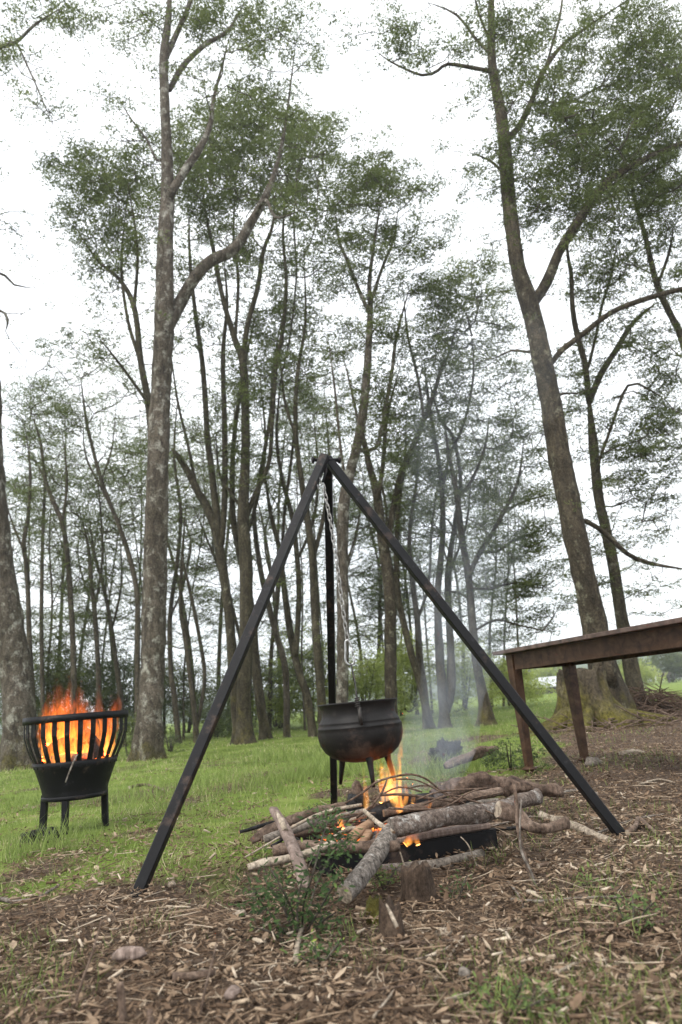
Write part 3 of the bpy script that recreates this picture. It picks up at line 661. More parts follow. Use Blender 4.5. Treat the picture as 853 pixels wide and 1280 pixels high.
tree('pale grey straight trunk showing behind the hanging chain', 12.2,
     [(427, 925, 20), (428, 875, 18), (429, 800, 17.5), (428, 700, 17), (430, 632, 16.5), (438, 590, 15), (446, 560, 14), (455, 510, 13), (460, 450, 11), (463, 386, 8.5), (462, 350, 6), (470, 290, 4), (478, 240, 2.5)],
     [[(462, 392, 6), (446, 356, 5.5), (434, 325, 5), (424, 300, 4), (418, 260, 2.5)], [(463, 380, 5), (478, 335, 4.5), (492, 300, 3.5), (498, 260, 2)], [(446, 562, 7), (470, 560, 5.5), (482, 510, 6), (490, 465, 5.5), (496, 420, 5), (512, 360, 3.5)],
      [(434, 612, 5), (426, 560, 4), (418, 480, 3.5), (410, 420, 2)], [(450, 540, 4), (440, 490, 3.5), (428, 440, 2.5)]],
     [(448, 245, 52, 46, 1.0), (486, 225, 50, 42, .85), (440, 320, 58, 40, .6), (505, 300, 50, 48, .7), (470, 400, 70, 60, .4), (440, 480, 70, 80, .4), (500, 560, 60, 70, .4),  (420, 270, 36, 36, .5)], 'bark_grey', sides=14)
tree('brown trunk rising directly behind the cauldron, forked mid-height', 13.0,
     [(489, 908, 21), (489, 872, 18), (488, 800, 17.5), (487, 741, 17), (479, 680, 15), (472, 620, 13), (464, 590, 10), (456, 555, 8), (450, 520, 6)],
     [[(482, 690, 9), (492, 635, 9), (502, 592, 9), (516, 559, 9), (530, 525, 8), (543, 491, 7), (552, 460, 6), (562, 440, 4), (572, 400, 3)], [(473, 625, 7), (480, 570, 6), (484, 520, 5), (500, 460, 4)], [(530, 525, 5), (522, 470, 4.5), (510, 420, 4), (505, 370, 3)]],
     [(456, 790, 44, 22, .7), (430, 770, 26, 18, .4), (545, 365, 46, 40, .8), (530, 430, 50, 40, .45), (500, 470, 50, 44, .28), (545, 305, 30, 30, .35), (560, 480, 36, 36, .35)], 'bark_brown', sides=14)
tree('slender leaning trunk between the cauldron and the twin trunks', 14.5,
     [(538, 908, 14), (534, 890, 12), (524, 850, 11), (515, 820, 10.5), (505, 780, 10), (498, 745, 9), (496, 700, 8), (498, 640, 6), (506, 580, 4), (508, 520, 3)],
     [[(498, 745, 5), (486, 690, 4.5), (482, 630, 4), (470, 570, 3)]], [(510, 520, 36, 36, .25), (470, 520, 40, 40, .22), (500, 600, 40, 36, .2), (520, 640, 36, 36, .22)], 'bark_olive', sides=10)
tree('thinner of the twin trunks wreathed in campfire smoke', 15.0,
     [(533, 902, 13), (530, 860, 11), (525, 824, 10.5), (522, 775, 9), (516, 726, 8), (512, 670, 6), (520, 610, 5), (524, 550, 4)],
     [[(522, 775, 5), (536, 730, 4), (540, 660, 3.5), (548, 600, 3)]], [(530, 540, 40, 36, .3), (545, 600, 36, 36, .3), (515, 690, 36, 30, .2)], 'bark_far', sides=10)
tree('paired trunk with a thick dark stem wreathed in campfire smoke', 14.2,
     [(556, 903, 17), (553, 860, 14), (550, 824, 13), (547, 749, 10), (551, 700, 9), (554, 660, 8), (552, 600, 7), (546, 560, 6), (536, 500, 5), (530, 450, 3)],
     [[(556, 895, 10), (565, 860, 11), (562, 780, 10), (560, 720, 8.5), (568, 660, 7), (576, 600, 6), (566, 545, 5.5), (551, 525, 5), (535, 470, 3)], [(552, 620, 5), (562, 571, 5), (580, 530, 4), (592, 470, 3.5), (590, 420, 2.5)], [(560, 720, 4), (582, 660, 3.5), (590, 590, 3)]],
     [(588, 368, 58, 42, 1.25), (548, 400, 40, 36, .6), (562, 460, 50, 44, .5), (605, 475, 60, 60, .55), (520, 520, 60, 70, .35), (570, 560, 60, 60, .35),  (630, 420, 34, 40, .6), (600, 330, 40, 20, .6)], 'bark_far', sides=12, tint0=.55)
tree('spreading tree with tiered branches beyond the table corner', 13.4,
     [(608, 898, 24), (606, 880, 17), (601, 855, 14.5), (597, 835, 13), (591, 785, 12), (588, 745, 11.5), (585, 715, 11), (578, 676, 10), (574, 640, 8.5), (570, 610, 7), (560, 560, 5), (556, 520, 3)],
     [[(586, 722, 8), (597, 696, 8), (612, 672, 7), (630, 640, 6), (648, 600, 4.5), (655, 550, 3)], [(598, 690, 4), (620, 690, 4), (650, 672, 3.5), (690, 660, 2.5)], [(592, 790, 4), (620, 775, 4), (650, 782, 3), (690, 790, 2)], [(586, 735, 4), (610, 736, 4), (650, 728, 3), (690, 735, 2)],
      [(572, 625, 5), (590, 600, 4.5), (606, 560, 4), (612, 520, 3)], [(588, 750, 4), (570, 740, 3.5), (548, 742, 2.5)], [(632, 638, 4), (660, 625, 3.5), (690, 618, 2.5)], [(578, 680, 3.5), (560, 650, 3), (540, 640, 2)]],
     [(640, 560, 55, 36, .7), (655, 615, 56, 30, .8), (652, 672, 56, 28, 1.0), (660, 735, 48, 30, 1.1), (620, 600, 50, 36, .5), (680, 560, 36, 30, .5), (665, 785, 44, 22, .7), (610, 530, 40, 30, .5), (672, 700, 40, 24, .8), (575, 740, 24, 18, .35), (560, 650, 44, 60, .4), (690, 640, 30, 40, .5), (640, 765, 40, 18, .7), (665, 500, 50, 60, .5), (540, 560, 50, 60, .5), (690, 740, 34, 44, .6), (625, 660, 50, 50, .5)], 'bark_brown', sides=12, leaf='leaf', tint0=.40, flare=.9, len_px=21)

# --- thin trees beyond the fire basket
thin = [
    ('tall wavering thin trunk with a tufted top beyond the fire basket', 17.0, [(93, 905, 9), (92, 823, 8.5), (88, 740, 8), (84, 690, 7.5), (78, 655, 7), (66, 625, 6), (57, 600, 5), (51, 554, 4), (40, 518, 2.5)], [[(78, 655, 4), (84, 600, 3.5), (78, 540, 2.5)], [(57, 600, 3), (36, 560, 2)]], [(60, 497, 48, 32, 1.1), (48, 540, 46, 28, .6), (70, 580, 40, 40, .3), (30, 590, 30, 30, .3)]),
    ('dark thin trunk nearest the photo-edge trunk, crooked near its top', 16.0, [(46, 930, 9), (41, 870, 8), (37, 800, 7.5), (34, 715, 7), (30, 680, 6.5), (36, 640, 5), (38, 590, 4), (34, 550, 3)], [[(31, 690, 4), (18, 660, 3.5), (8, 630, 2.5)]], [(30, 600, 36, 44, .35), (18, 660, 30, 40, .4), (60, 650, 36, 40, .35)]),
    ('straight pale thin trunk rising behind the basket flames', 19.0, [(56, 915, 7), (53, 850, 6.5), (52, 760, 6), (54, 661, 5), (56, 600, 4), (50, 560, 2.5)], [], [(55, 640, 36, 50, .35), (70, 720, 40, 50, .4)]),
    ('thin trunk forking into a narrow V above the basket flames', 18.0, [(126, 905, 8), (123, 840, 7.5), (119, 770, 7), (114, 723, 6), (110, 680, 4), (100, 640, 3)], [[(118, 765, 4.5), (128, 700, 4), (126, 640, 3.5), (120, 580, 2.5)]], [(110, 650, 50, 44, .4), (90, 600, 50, 44, .35), (120, 720, 40, 40, .4)]),
    ('long thin trunk sweeping across towards the basket, highest of the thin ones', 16.5, [(172, 920, 9), (172, 809, 8), (171, 740, 7.5), (160, 690, 7), (148, 655, 6.5), (138, 630, 6), (127, 600, 5.5), (116, 560, 5), (108, 525, 4.5), (101, 473, 3)], [[(148, 655, 4), (132, 620, 3.5), (108, 572, 3), (104, 530, 2)], [(127, 600, 3), (140, 560, 2.5), (146, 500, 2)]], [(110, 448, 40, 26, .6), (135, 530, 56, 44, .4), (150, 455, 40, 36, .4), (98, 520, 34, 30, .3), (150, 610, 40, 44, .4)]),
    ('grey thin trunk just clear of the lichen-spotted trunk', 18.5, [(156, 915, 8), (152, 880, 7.5), (146, 835, 7), (140, 787, 6), (130, 735, 5.5), (118, 690, 4), (112, 650, 3)], [[(140, 787, 4), (152, 730, 3.5), (150, 670, 3)]], [(135, 690, 44, 44, .45), (150, 760, 40, 40, .4), (110, 780, 40, 44, .5)]),
    ('slender trunk between lichen-spotted trunk and slanting tripod leg', 17.5, [(224, 916, 9), (218, 870, 8), (214, 840, 7.5), (213, 770, 7), (222, 700, 6), (226, 640, 5), (218, 570, 4), (222, 500, 3)], [[(213, 770, 4), (230, 730, 3.5), (240, 660, 3)]], [(225, 540, 40, 50, .3), (235, 640, 36, 44, .28), (225, 730, 30, 40, .3)]),
    ('two-stemmed thin tree seen just before the slanting tripod leg', 17.0, [(247, 918, 9), (241, 870, 8), (232, 800, 7), (226, 760, 6), (228, 700, 5), (232, 640, 3)], [[(246, 910, 6), (256, 850, 6), (250, 800, 5.5), (238, 740, 5), (226, 690, 4)]], [(240, 700, 36, 44, .3), (255, 780, 30, 40, .3), (245, 620, 36, 36, .25)]),
]
for lb, yd, tr, lm, bl in thin:
    tree(lb, yd, tr, lm, bl, 'bark_far', sides=8, leaf='leaf', tint0=.38, leaf_px=1.9, group='thin trees behind the fire basket')

# --- the back of the grove
rb = random.Random(99)
LM = [(-60, 'frame edge'), (27, 'photo-edge trunk'), (95, 'fire basket'), (190, 'lichen-spotted trunk'), (308, 'straight mossy trunk'), (358, 'outward-leaning trunk'), (428, 'pale grey trunk'), (489, 'cauldron trunk'), (550, 'twin trunks'), (607, 'tiered tree'), (720, 'table')]
ORD = ['first', 'second', 'third', 'fourth', 'fifth', 'sixth', 'seventh', 'eighth', 'ninth']
far_count = {}
def far_label(px):
    for (a, na), (b, nb) in zip(LM, LM[1:]):
        if a <= px < b:
            k = far_count.get(na, 0); far_count[na] = k + 1
            return '%s far slim tree counted from the %s towards the %s' % (ORD[k], na, nb) if na != 'frame edge' else '%s far slim tree counted inwards to the photo-edge trunk' % ORD[k]
def lineup(px0, px1, n): return [px0 + (px1 - px0) * (i + rb.uniform(.15, .85)) / n for i in range(n)]
for px in sorted(lineup(-40, 260, 14) + lineup(255, 480, 10) + lineup(470, 660, 9)):
    yd = rb.uniform(19, 30); p = EYE + ray(px, 880); gx_ = at(px, 880, yd)
    hz = 883 - math.tan(ROLL) * (px - 426)
    by = hz + F * CAM_H / yd; top = rb.uniform(470, 640) if px < 480 else rb.uniform(560, 680)
    wv = rb.uniform(2.6, 6.5); ln = rb.choice((rb.uniform(-75, -20), rb.uniform(-20, 20), rb.uniform(15, 55))) - (px - 426) * .06 * -1 * .0
    L0 = [(px, by, wv + 1), (px + ln * .1 + rb.uniform(-3, 3), by - 90, wv), (px + ln * .35 + rb.uniform(-4, 4), by - 180, wv * .8), (px + ln * .7 + rb.uniform(-5, 5), (by - 180 + top) / 2, wv * .6), (px + ln + rb.uniform(-6, 6), top, 2)]
    lm = [[(L0[2][0], L0[2][1], wv * .55), (L0[2][0] + rb.uniform(-18, 18), L0[2][1] - 60, wv * .45), (L0[2][0] + rb.uniform(-26, 26), L0[2][1] - 130, 2)]]
    x4, y4 = L0[4][0], top
    bl = [(x4, y4 + 5, 44, 40, .50), (x4 + rb.uniform(-30, 30), y4 + 70, 46, 46, .42), (x4 + rb.uniform(-36, 36), y4 + 140, 44, 46, .36), (px + rb.uniform(-28, 28), by - 150, 42, 42, .36), (px + rb.uniform(-28, 28), by - 80, 40, 34, .36)]
    tree(far_label(px), yd, L0, lm, bl, 'bark_far', sides=7, group='slim trees at the back of the grove', leaf='leaf' if rb.random() < .6 else 'leaf_dark', leaf_px=1.9, tint0=.40, rpx=.45)

# --- bushes: several stems, leaves through a rounded volume
def bush(label, yd, cx, by, rx, hh, d=1.2, leaf='leaf_bright', tint0=.5, name='bush', px=2.4, cat='bush', group=None, lumps=4):
    rnd = random.Random(int(cx * 7 + by)); g = Grow(yd, rnd); g.auto = 0
    for i in range(4):
        dx = rnd.uniform(-.5, .5) * rx
        g.limb([(cx + dx * .3, by + 3, 2.5), (cx + dx * .7, by - hh * .35, 2), (cx + dx, by - hh * .75, 1)], 5, drift=rnd.uniform(-.5, .5), bump=.05)
    for i in range(lumps):
        a = rnd.uniform(-.75, .75)
        g.blob(cx + a * rx, by - hh * rnd.uniform(.25, .62) * (1.1 - .3 * abs(a)), rx * rnd.uniform(.35, .6), hh * rnd.uniform(.28, .45), d)
    g.fine_wood(.4); b0 = at(cx, by, yd)
    root = thing(name, label, cat, (b0.x, b0.y, g1(b0.x, b0.y)), group)
    g.wood.build('stem', M_['twig'], root); crown_mesh('foliage', g, g.leaves(px, 27, 20, tint0, .18, 1.1), leaf, root); return root

# ================================================================== TRIPOD, CHAIN, CAULDRON
def bar(mb, p, q, wd, th, up=Vector((0, 0, 1)), mi=0, bev=.002):
    p, q = Vector(p), Vector(q); d = (q - p).normalized()
    s = d.cross(up).normalized(); u = s.cross(d).normalized()
    Rm = Matrix((s, d, u)).transposed()
    mb.box((p + q) / 2, (wd, (q - p).length, th), Rm, mi, bev)
foot_a, foot_b, foot_c = gnd(173, 1117), gnd(778, 1046), gnd(418, 1006)
apex = at(408, 575, 2.72)
tri = thing('tripod', 'tall black square-tube tripod straddling the campfire', 'tripod', (apex.x, apex.y, g1(apex.x, apex.y)))
for ft, off_ in ((foot_a, Vector((-.008, -.022, .002))), (foot_b, Vector((.010, .016, .002))), (foot_c, Vector((.004, .054, -.02)))):
    b = MB(); d = (ft - apex).normalized()
    bar(b, apex + off_ - d * .012, ft + d * .03, .036, .036, Vector((0, -1, .35)), 0, .003); b.build('leg', M_['black_steel'], tri)
b = MB(); bd = (foot_b - foot_a).normalized()
b.tube([apex - bd * .06, apex + bd * .065], .008, 10); b.build('bolt', M_['black_steel'], tri)
for sgn in (-1, 1):
    b = MB(); b.tube([apex + bd * .052 * sgn, apex + bd * .062 * sgn], .015, 6); b.build('nut', M_['black_steel'], tri)
b = MB(); hook = at(404, 606, 2.68)
b.tube([apex + Vector((0, -.01, 0)), apex + Vector((-.004, -.025, -.06)), hook + Vector((0, 0, .012))], .005, 6); b.build('hanger', M_['black_steel'], tri)

POTC = at(447, 879, 2.70)                       # middle of the rim
clip_top, clip_bot = at(434.5, 800, 2.69), at(438.5, 831, 2.695)
def ring_link(mb, c, d, flat, ln, wd, r):
    """an oval chain link along d lying in the plane of d and flat"""
    P = []
    for k in range(14):
        th = 2 * math.pi * k / 14; cx, sx = math.cos(th), math.sin(th)
        P.append(c + d * ((ln / 2 - wd / 2) * (1 if cx > 0 else -1) * min(1, abs(cx) * 3) + wd / 2 * cx) + flat * (wd / 2 * sx))
    P.append(P[0]); P.append(P[1]); mb.tube(P, r, 6, False)
chain = thing('chain', 'dull steel link chain hanging from the tripod top', 'chain', hook)
n = 29; pts = []
for i in range(n + 1):
    t = i / n; p = hook.lerp(clip_top, t); p.x += .012 * math.sin(t * math.pi) * (1 - t); pts.append(p)
for i in range(n):
    d = (pts[i + 1] - pts[i]).normalized(); f = d.cross(Vector((0, 1, 0))).normalized()
    ang = .5 + (math.pi / 2) * (i % 2) + .12 * math.sin(i * 1.7); f2 = Matrix.Rotation(ang, 3, d) @ f
    b = MB(); ring_link(b, (pts[i] + pts[i + 1]) / 2, d, f2, (pts[1] - pts[0]).length * 1.42, .0135, .0023); b.build('link', M_['chain'], chain)
for k in range(3):                                # the loose end beside the hanger
    b = MB(); q = hook + Vector((-.010 - .006 * k, -.006, .022 - .016 * k)); ring_link(b, q, Vector((.35, 0, -1)).normalized(), Vector((1, 0, .35)) if k % 2 else Vector((0, 1, 0)), .026, .0155, .0027); b.build('link', M_['chain'], chain)
cl = thing('snap_hook', 'shiny steel snap hook joining chain and cauldron wire', 'snap hook', clip_top)
d = (clip_bot - clip_top).normalized(); s_ = d.cross(Vector((0, 1, 0))).normalized() * -1
L_ = (clip_bot - clip_top).length; P = []
for (u_, v_) in ((.30, -.20), (.12, -.13), (0, -.02), (.02, .10), (.14, .17), (.45, .22), (.72, .30), (.90, .26), (1.0, .06), (.97, -.18), (.82, -.30), (.66, -.26)):
    P.append((clip_top + d * (u_ * L_) + s_ * (v_ * L_ * .62), .0042))
C = cat_rom(P, .008); b = MB(); b.tube([c[0] for c in C], .0042, 8); b.build('body', M_['galvanised'], cl)
b = MB(); b.tube([clip_top + d * (.30 * L_) + s_ * (-.20 * L_ * .62), clip_top + d * (.66 * L_) + s_ * (-.26 * L_ * .62)], .0034, 8); b.build('gate', M_['galvanised'], cl)

pot = thing('cauldron', 'round black cast-iron three-legged cauldron over the fire', 'cauldron', POTC)
prof = [(.000, -.209), (.050, -.208), (.085, -.201), (.115, -.188), (.138, -.168), (.153, -.143), (.1592, -.118), (.1605, -.100), (.1590, -.086), (.1600, -.0845), (.1590, -.081), (.1565, -.0775), (.1525, -.068), (.1535, -.0665), (.1520, -.063), (.1490, -.060),
        (.1415, -.047), (.1395, -.036), (.1405, -.020), (.1440, -.009), (.1500, .0), (.1515, .003), (.1500, .0065), (.1465, .005), (.139, -.006), (.135, -.02), (.140, -.05), (.147, -.09), (.130, -.15), (.08, -.195), (0, -.2)]
tiltm = Matrix.Rotation(math.radians(-.5), 3, 'Y')
b = MB(); b.lathe(prof, POTC, 72, rot=tiltm, wob=.006); b.build('body', M_['cast_iron'], pot)
for a in (138, 285, 20):
    b = MB(); th = math.radians(a); dr = Vector((math.cos(th), math.sin(th), 0))
    P = [POTC + dr * .098 + Vector((0, 0, -.175)), POTC + dr * .103 + Vector((0, 0, -.21)), POTC + dr * .112 + Vector((0, 0, -.245)), POTC + dr * .122 + Vector((0, 0, -.29))]
    b.tube(P, [.019, .0115, .009, .0062], 10); b.build('leg', M_['cast_iron'], pot)
ears = []
for sg in (-1, 1):
    b = MB(); q = POTC + Vector((.004, .147 * sg, -.040)); P = []
    for k in range(9):
        th = math.pi * k / 8; P.append(q + Vector((0, .008 * sg + .018 * math.sin(th) * sg, .024 * math.cos(th))))
    b.tube(P, .0055, 8); b.build('ear', M_['cast_iron'], pot); ears.append(q + Vector((0, .026 * sg, .006)))
bail = thing('wire_bail', 'thin dark wire handle looped through the cauldron ear', 'wire handle', ears[0])
top = clip_bot + Vector((.001, 0, .006)); C = cat_rom([(ears[0] + Vector((.0, -.004, -.012)), 1), (ears[0] + Vector((-.006, .0, .035)), 1), (ears[0].lerp(top, .45) + Vector((.002, -.04, .02)), 1), (top, 1), (ears[1].lerp(top, .45) + Vector((0, .04, .02)), 1), (ears[1] + Vector((0, 0, .03)), 1), (ears[1] + Vector((0, .004, -.01)), 1)], .012)
b = MB(); b.tube([c[0] for c in C], .0022, 6); b.build('wire', M_['wire'], bail)
b = MB(); q = ears[0] + Vector((-.004, -.002, .030)); P = []
for k in range(40):
    th = k * .8; P.append(q + Vector((math.cos(th) * .008, math.sin(th) * .006, -.012 + k * .0009)))
b.tube(P, .0026, 5); b.build('coil', M_['wire'], bail)
b = MB(); P = [ears[0] + Vector((.002, -.004, .02)), ears[0] + Vector((.001, -.008, -.01)), ears[0] + Vector((.004, -.006, -.042))]; b.tube(P, [.006, .0075, .0065], 7); b.build('hook', M_['wire'], bail)

# ================================================================== FIRE TRAY AND THE WOOD ON IT
TZ = .058
def gpt(px, py, dz=0): p = gnd(px, py); p.z += dz; return p
ta, tb = gnd(405, 1098), gnd(624, 1067)
dx = (tb - ta); dx.z = 0; tw = dx.length; dx.normalize(); dy = Vector((-dx.y, dx.x, 0)); tdp = .62
tray = thing('fire_tray', 'low black steel tray holding the burning wood', 'fire tray', (ta.x, ta.y, g1(ta.x, ta.y)))
tz0 = -.004
def tp(u, v, z): return Vector((ta.x, ta.y, 0)) + dx * u + dy * v + Vector((0, 0, z))
RT = Matrix((dx, dy, Vector((0, 0, 1)))).transposed()
b = MB(); b.box(tp(tw / 2, 0, tz0 + TZ / 2), (tw, .006, TZ), RT, 0, .001); b.build('side_panel', M_['black_steel'], tray)
b = MB(); b.box(tp(tw / 2, tdp, tz0 + TZ / 2), (tw, .006, TZ), RT, 0, .001); b.build('side_panel', M_['black_steel'], tray)
for u in (.003, tw - .003):
    b = MB(); b.box(tp(u, tdp / 2, tz0 + TZ / 2 - .001), (.006, tdp - .012, TZ), RT, 0, .001); b.build('end_panel', M_['black_steel'], tray)
b = MB(); b.box(tp(tw / 2, tdp / 2, tz0 + .004), (tw - .014, tdp - .014, .006), RT, 0); b.build('floor_plate', M_['black_steel'], tray)
b = MB(); b.box(tp(tw / 2, .012, tz0 + TZ + .003), (tw + .01, .03, .004), RT, 0, .001); b.build('lip', M_['black_steel'], tray)

def log(name, label, pts, mat, cat='log', sides=14, bump=.12, group=None, cut='split_wood', lobes=None, bf=14, step=None, onground=False, taper=None):
    """pts: (px, py, distance or None for lying on the ground, width px)"""
    P = []
    for (px, py, yd, wpx) in pts:
        if yd is None:
            p = gnd(px, py); r = mpx(wpx * .5, p); p.z += r * .55
        else: p = at(px, py, yd); r = mpx(wpx * .5, p)
        P.append((p, r))
    step = step or (.018 if cat == 'log' else .03)
    C = cat_rom(P, step); b = MB(); sd_ = random.uniform(0, 50)
    b.tube([c[0] + Vector((mnoise.noise(c[0] * 9 + Vector((sd_, 0, 0))), 0, mnoise.noise(c[0] * 9 + Vector((0, sd_, 0))))) * c[1] * .25 for c in C], [c[1] * (1 + .10 * mnoise.noise(c[0] * 12)) for c in C], 22 if sides > 8 else sides, True, 0, 1, bump, bf, lobes, seed=sd_, rough=bump * .85)
    o = b.build(name, [M_[mat], M_[cut]], None, C[0][0]); return tag(o, label, cat, group)
def kink(k): return lambda i, th: k * math.sin(2 * th + .35 * i) + k * .6 * math.sin(3 * th - .2 * i)
log('log', 'thick lichen-mottled log lying across the fire above the tray', [(488, 1034, 2.28, 22), (520, 1029, 2.31, 23), (562, 1022, 2.36, 22.5), (604, 1017, 2.43, 21), (636, 1006, 2.5, 17), (672, 996, 2.58, 18)], 'log_lichen', bump=.10, bf=24, lobes=kink(.04), cut='stick_grey')
log('log', 'speckled grey log sloping from the fire down to the ground', [(490, 1040, 2.30, 20), (478, 1058, 2.22, 22), (462, 1082, 2.12, 23), (442, 1104, 2.02, 24), (430, 1117, 1.98, 23)], 'log_mottled', bump=.08, bf=24, cut='stick_pale')
log('log', 'knobbly forked branch jutting from the tray end', [(622, 1014, 2.40, 18), (645, 1020, 2.42, 17), (662, 1034, 2.40, 15), (684, 1036, 2.42, 12), (708, 1027, 2.46, 14)], 'log_brown', bump=.22, bf=22, lobes=kink(.10), cut='stick_pale')
log('log', 'smooth pale barkless pole lying on the litter near the tripod foot', [(676, 1022, None, 10), (715, 1036, None, 11), (764, 1055, None, 10)], 'stick_pale', bump=.05, cut='stick_pale')
log('log', 'broad shaggy brown log at the far side of the fire', [(540, 996, 3.0, 12), (566, 986, 3.04, 18), (604, 979, 3.1, 21), (650, 984, 3.16, 19), (702, 990, 3.22, 10)], 'log_shaggy', bump=.32, bf=18, lobes=kink(.16), cut='log_brown')
log('log', 'dark rough branch poking out farthest beyond the tray corner', [(314, 1052, 2.66, 8), (336, 1038, 2.68, 12), (372, 1022, 2.7, 12), (410, 1012, 2.72, 11), (446, 1006, 2.74, 9)], 'log_brown', bump=.22, bf=18, lobes=kink(.08))
log('log', 'light brown straight branch above the leafy shrub', [(330, 1049, 2.42, 9), (356, 1041, 2.44, 10), (384, 1032, 2.46, 9.5), (412, 1025, 2.5, 8), (462, 1012, 2.55, 6)], 'stick_grey', bump=.10, bf=24, cut='stick_pale')
log('stick', 'thin tan stick resting along the top of the branches', [(362, 1036, 2.40, 3.5), (390, 1022, 2.42, 4), (418, 1012, 2.46, 4.5), (452, 1006, 2.5, 4)], 'stick_pale', 'stick', 8, .06)
log('log', 'low grey log running behind the leafy shrub', [(343, 1064, 2.26, 15), (380, 1059, 2.26, 15), (420, 1060, 2.24, 14), (470, 1058, 2.22, 14), (500, 1058, 2.22, 12)], 'log_brown', bump=.10, bf=22)
log('log', 'peeling branch with a raw orange-tinted end beside the shrub', [(310, 1084, 2.16, 7), (330, 1079, 2.17, 10), (356, 1075, 2.18, 10), (390, 1064, 2.2, 9), (420, 1052, 2.24, 7)], 'stick_pale', bump=.16, bf=26, cut='split_wood')
log('stick', 'fine stick angled out over the grass from the pile', [(306, 1072, 2.35, 2.2), (328, 1059, 2.38, 2.6), (350, 1046, 2.42, 2.6)], 'stick_pale', 'stick', 6, .05)
log('log', 'half-buried grey log lying in front of the tray', [(478, 1094, None, 15), (510, 1091, None, 16), (545, 1087, None, 15), (580, 1078, None, 13), (604, 1071, None, 12)], 'stick_grey', bump=.12, bf=18, cut='stick_grey')
log('stick', 'pale split stick leaning from the embers onto the big log', [(455, 1013, 2.36, 4.5), (472, 1028, 2.30, 6), (492, 1042, 2.25, 7)], 'stick_pale', 'stick', 7, .15)
log('log', 'reddish split wedge standing at the front of the fire', [(436, 1052, 2.26, 13), (450, 1040, 2.30, 14), (464, 1029, 2.36, 12)], 'split_wood', bump=.10, sides=5, cut='split_wood')
log('log', 'short orange-brown block tucked under the split wedge', [(452, 1056, 2.24, 13), (462, 1040, 2.30, 13)], 'split_wood', bump=.08, sides=4, cut='split_wood')
log('log', 'charred upright log stump smoking at the back of the fire', [(444, 1016, 2.60, 22), (446, 1004, 2.60, 22), (447, 994, 2.60, 19)], 'char', bump=.3, bf=22, cut='char')
log('log', 'grey ash-covered knob on a burnt log below the cauldron', [(457, 1002, 2.62, 10), (450, 992, 2.62, 13), (446, 982, 2.62, 12), (447, 976, 2.62, 5)], 'log_brown', bump=.2, bf=26, cut='char')
log('log', 'blackened log lying deep in the fire bed', [(462, 1022, 2.55, 18), (500, 1008, 2.6, 20), (540, 1000, 2.64, 16)], 'char', bump=.25, bf=20, cut='char')
log('log', 'second blackened log crossing the fire bed, greyer with ash', [(500, 1022, 2.5, 14), (546, 1006, 2.56, 15), (585, 1004, 2.6, 13)], 'char', bump=.25, bf=20, cut='char')
log('log', 'burnt brown branch just above the big lichen log', [(480, 1016, 2.46, 8), (540, 1006, 2.52, 10), (585, 998, 2.6, 12), (626, 990, 2.68, 11)], 'log_brown', bump=.18, bf=22, lobes=kink(.08))
log('log', 'stubby brown branch with broken ends on the right of the pile', [(575, 1011, 2.46, 7), (604, 1003, 2.52, 8), (622, 1001, 2.55, 6)], 'stick_grey', bump=.15, bf=22)
# upright weathered board
pk = thing('broken_board', 'weathered pinkish broken board propped upright against the pile', 'board', gnd(378, 1108))
b = MB(); C = cat_rom([(at(342, 1011, 2.34), mpx(7, at(342, 1011, 2.34))), (at(355, 1034, 2.26), mpx(9, at(355, 1034, 2.26))), (at(368, 1062, 2.15), mpx(9.5, at(368, 1062, 2.15))), (at(377, 1088, 2.06), mpx(9.5, at(377, 1088, 2.06))), (at(381, 1112, 1.99), mpx(8, at(381, 1112, 1.99)))], .03)
b.tube([c[0] for c in C], [c[1] for c in C], 12, True, 0, 0, .14, 24, lambda i, th: -.62 * abs(math.sin(th + 1.2)) ** 1.5); b.build('plank', M_['weathered'], pk)
b = MB(); b.tube([at(357, 1040, 2.22), at(352, 1026, 2.27), at(346, 1015, 2.3)], [.012, .01, .003], 6, bump=.2, bfreq=30); b.build('splinter', M_['stick_pale'], pk)
# plank along the front of the tray
b = MB(); bar(b, tp(-.06, .012, tz0 + TZ + .012), tp(tw * .97, .022, tz0 + TZ + .017), .055, .020, bev=.005)
tag(b.build('plank', M_['weathered'], None, tp(0, .03, .1)), 'scorched flat plank lying along the front lip of the tray', 'plank')
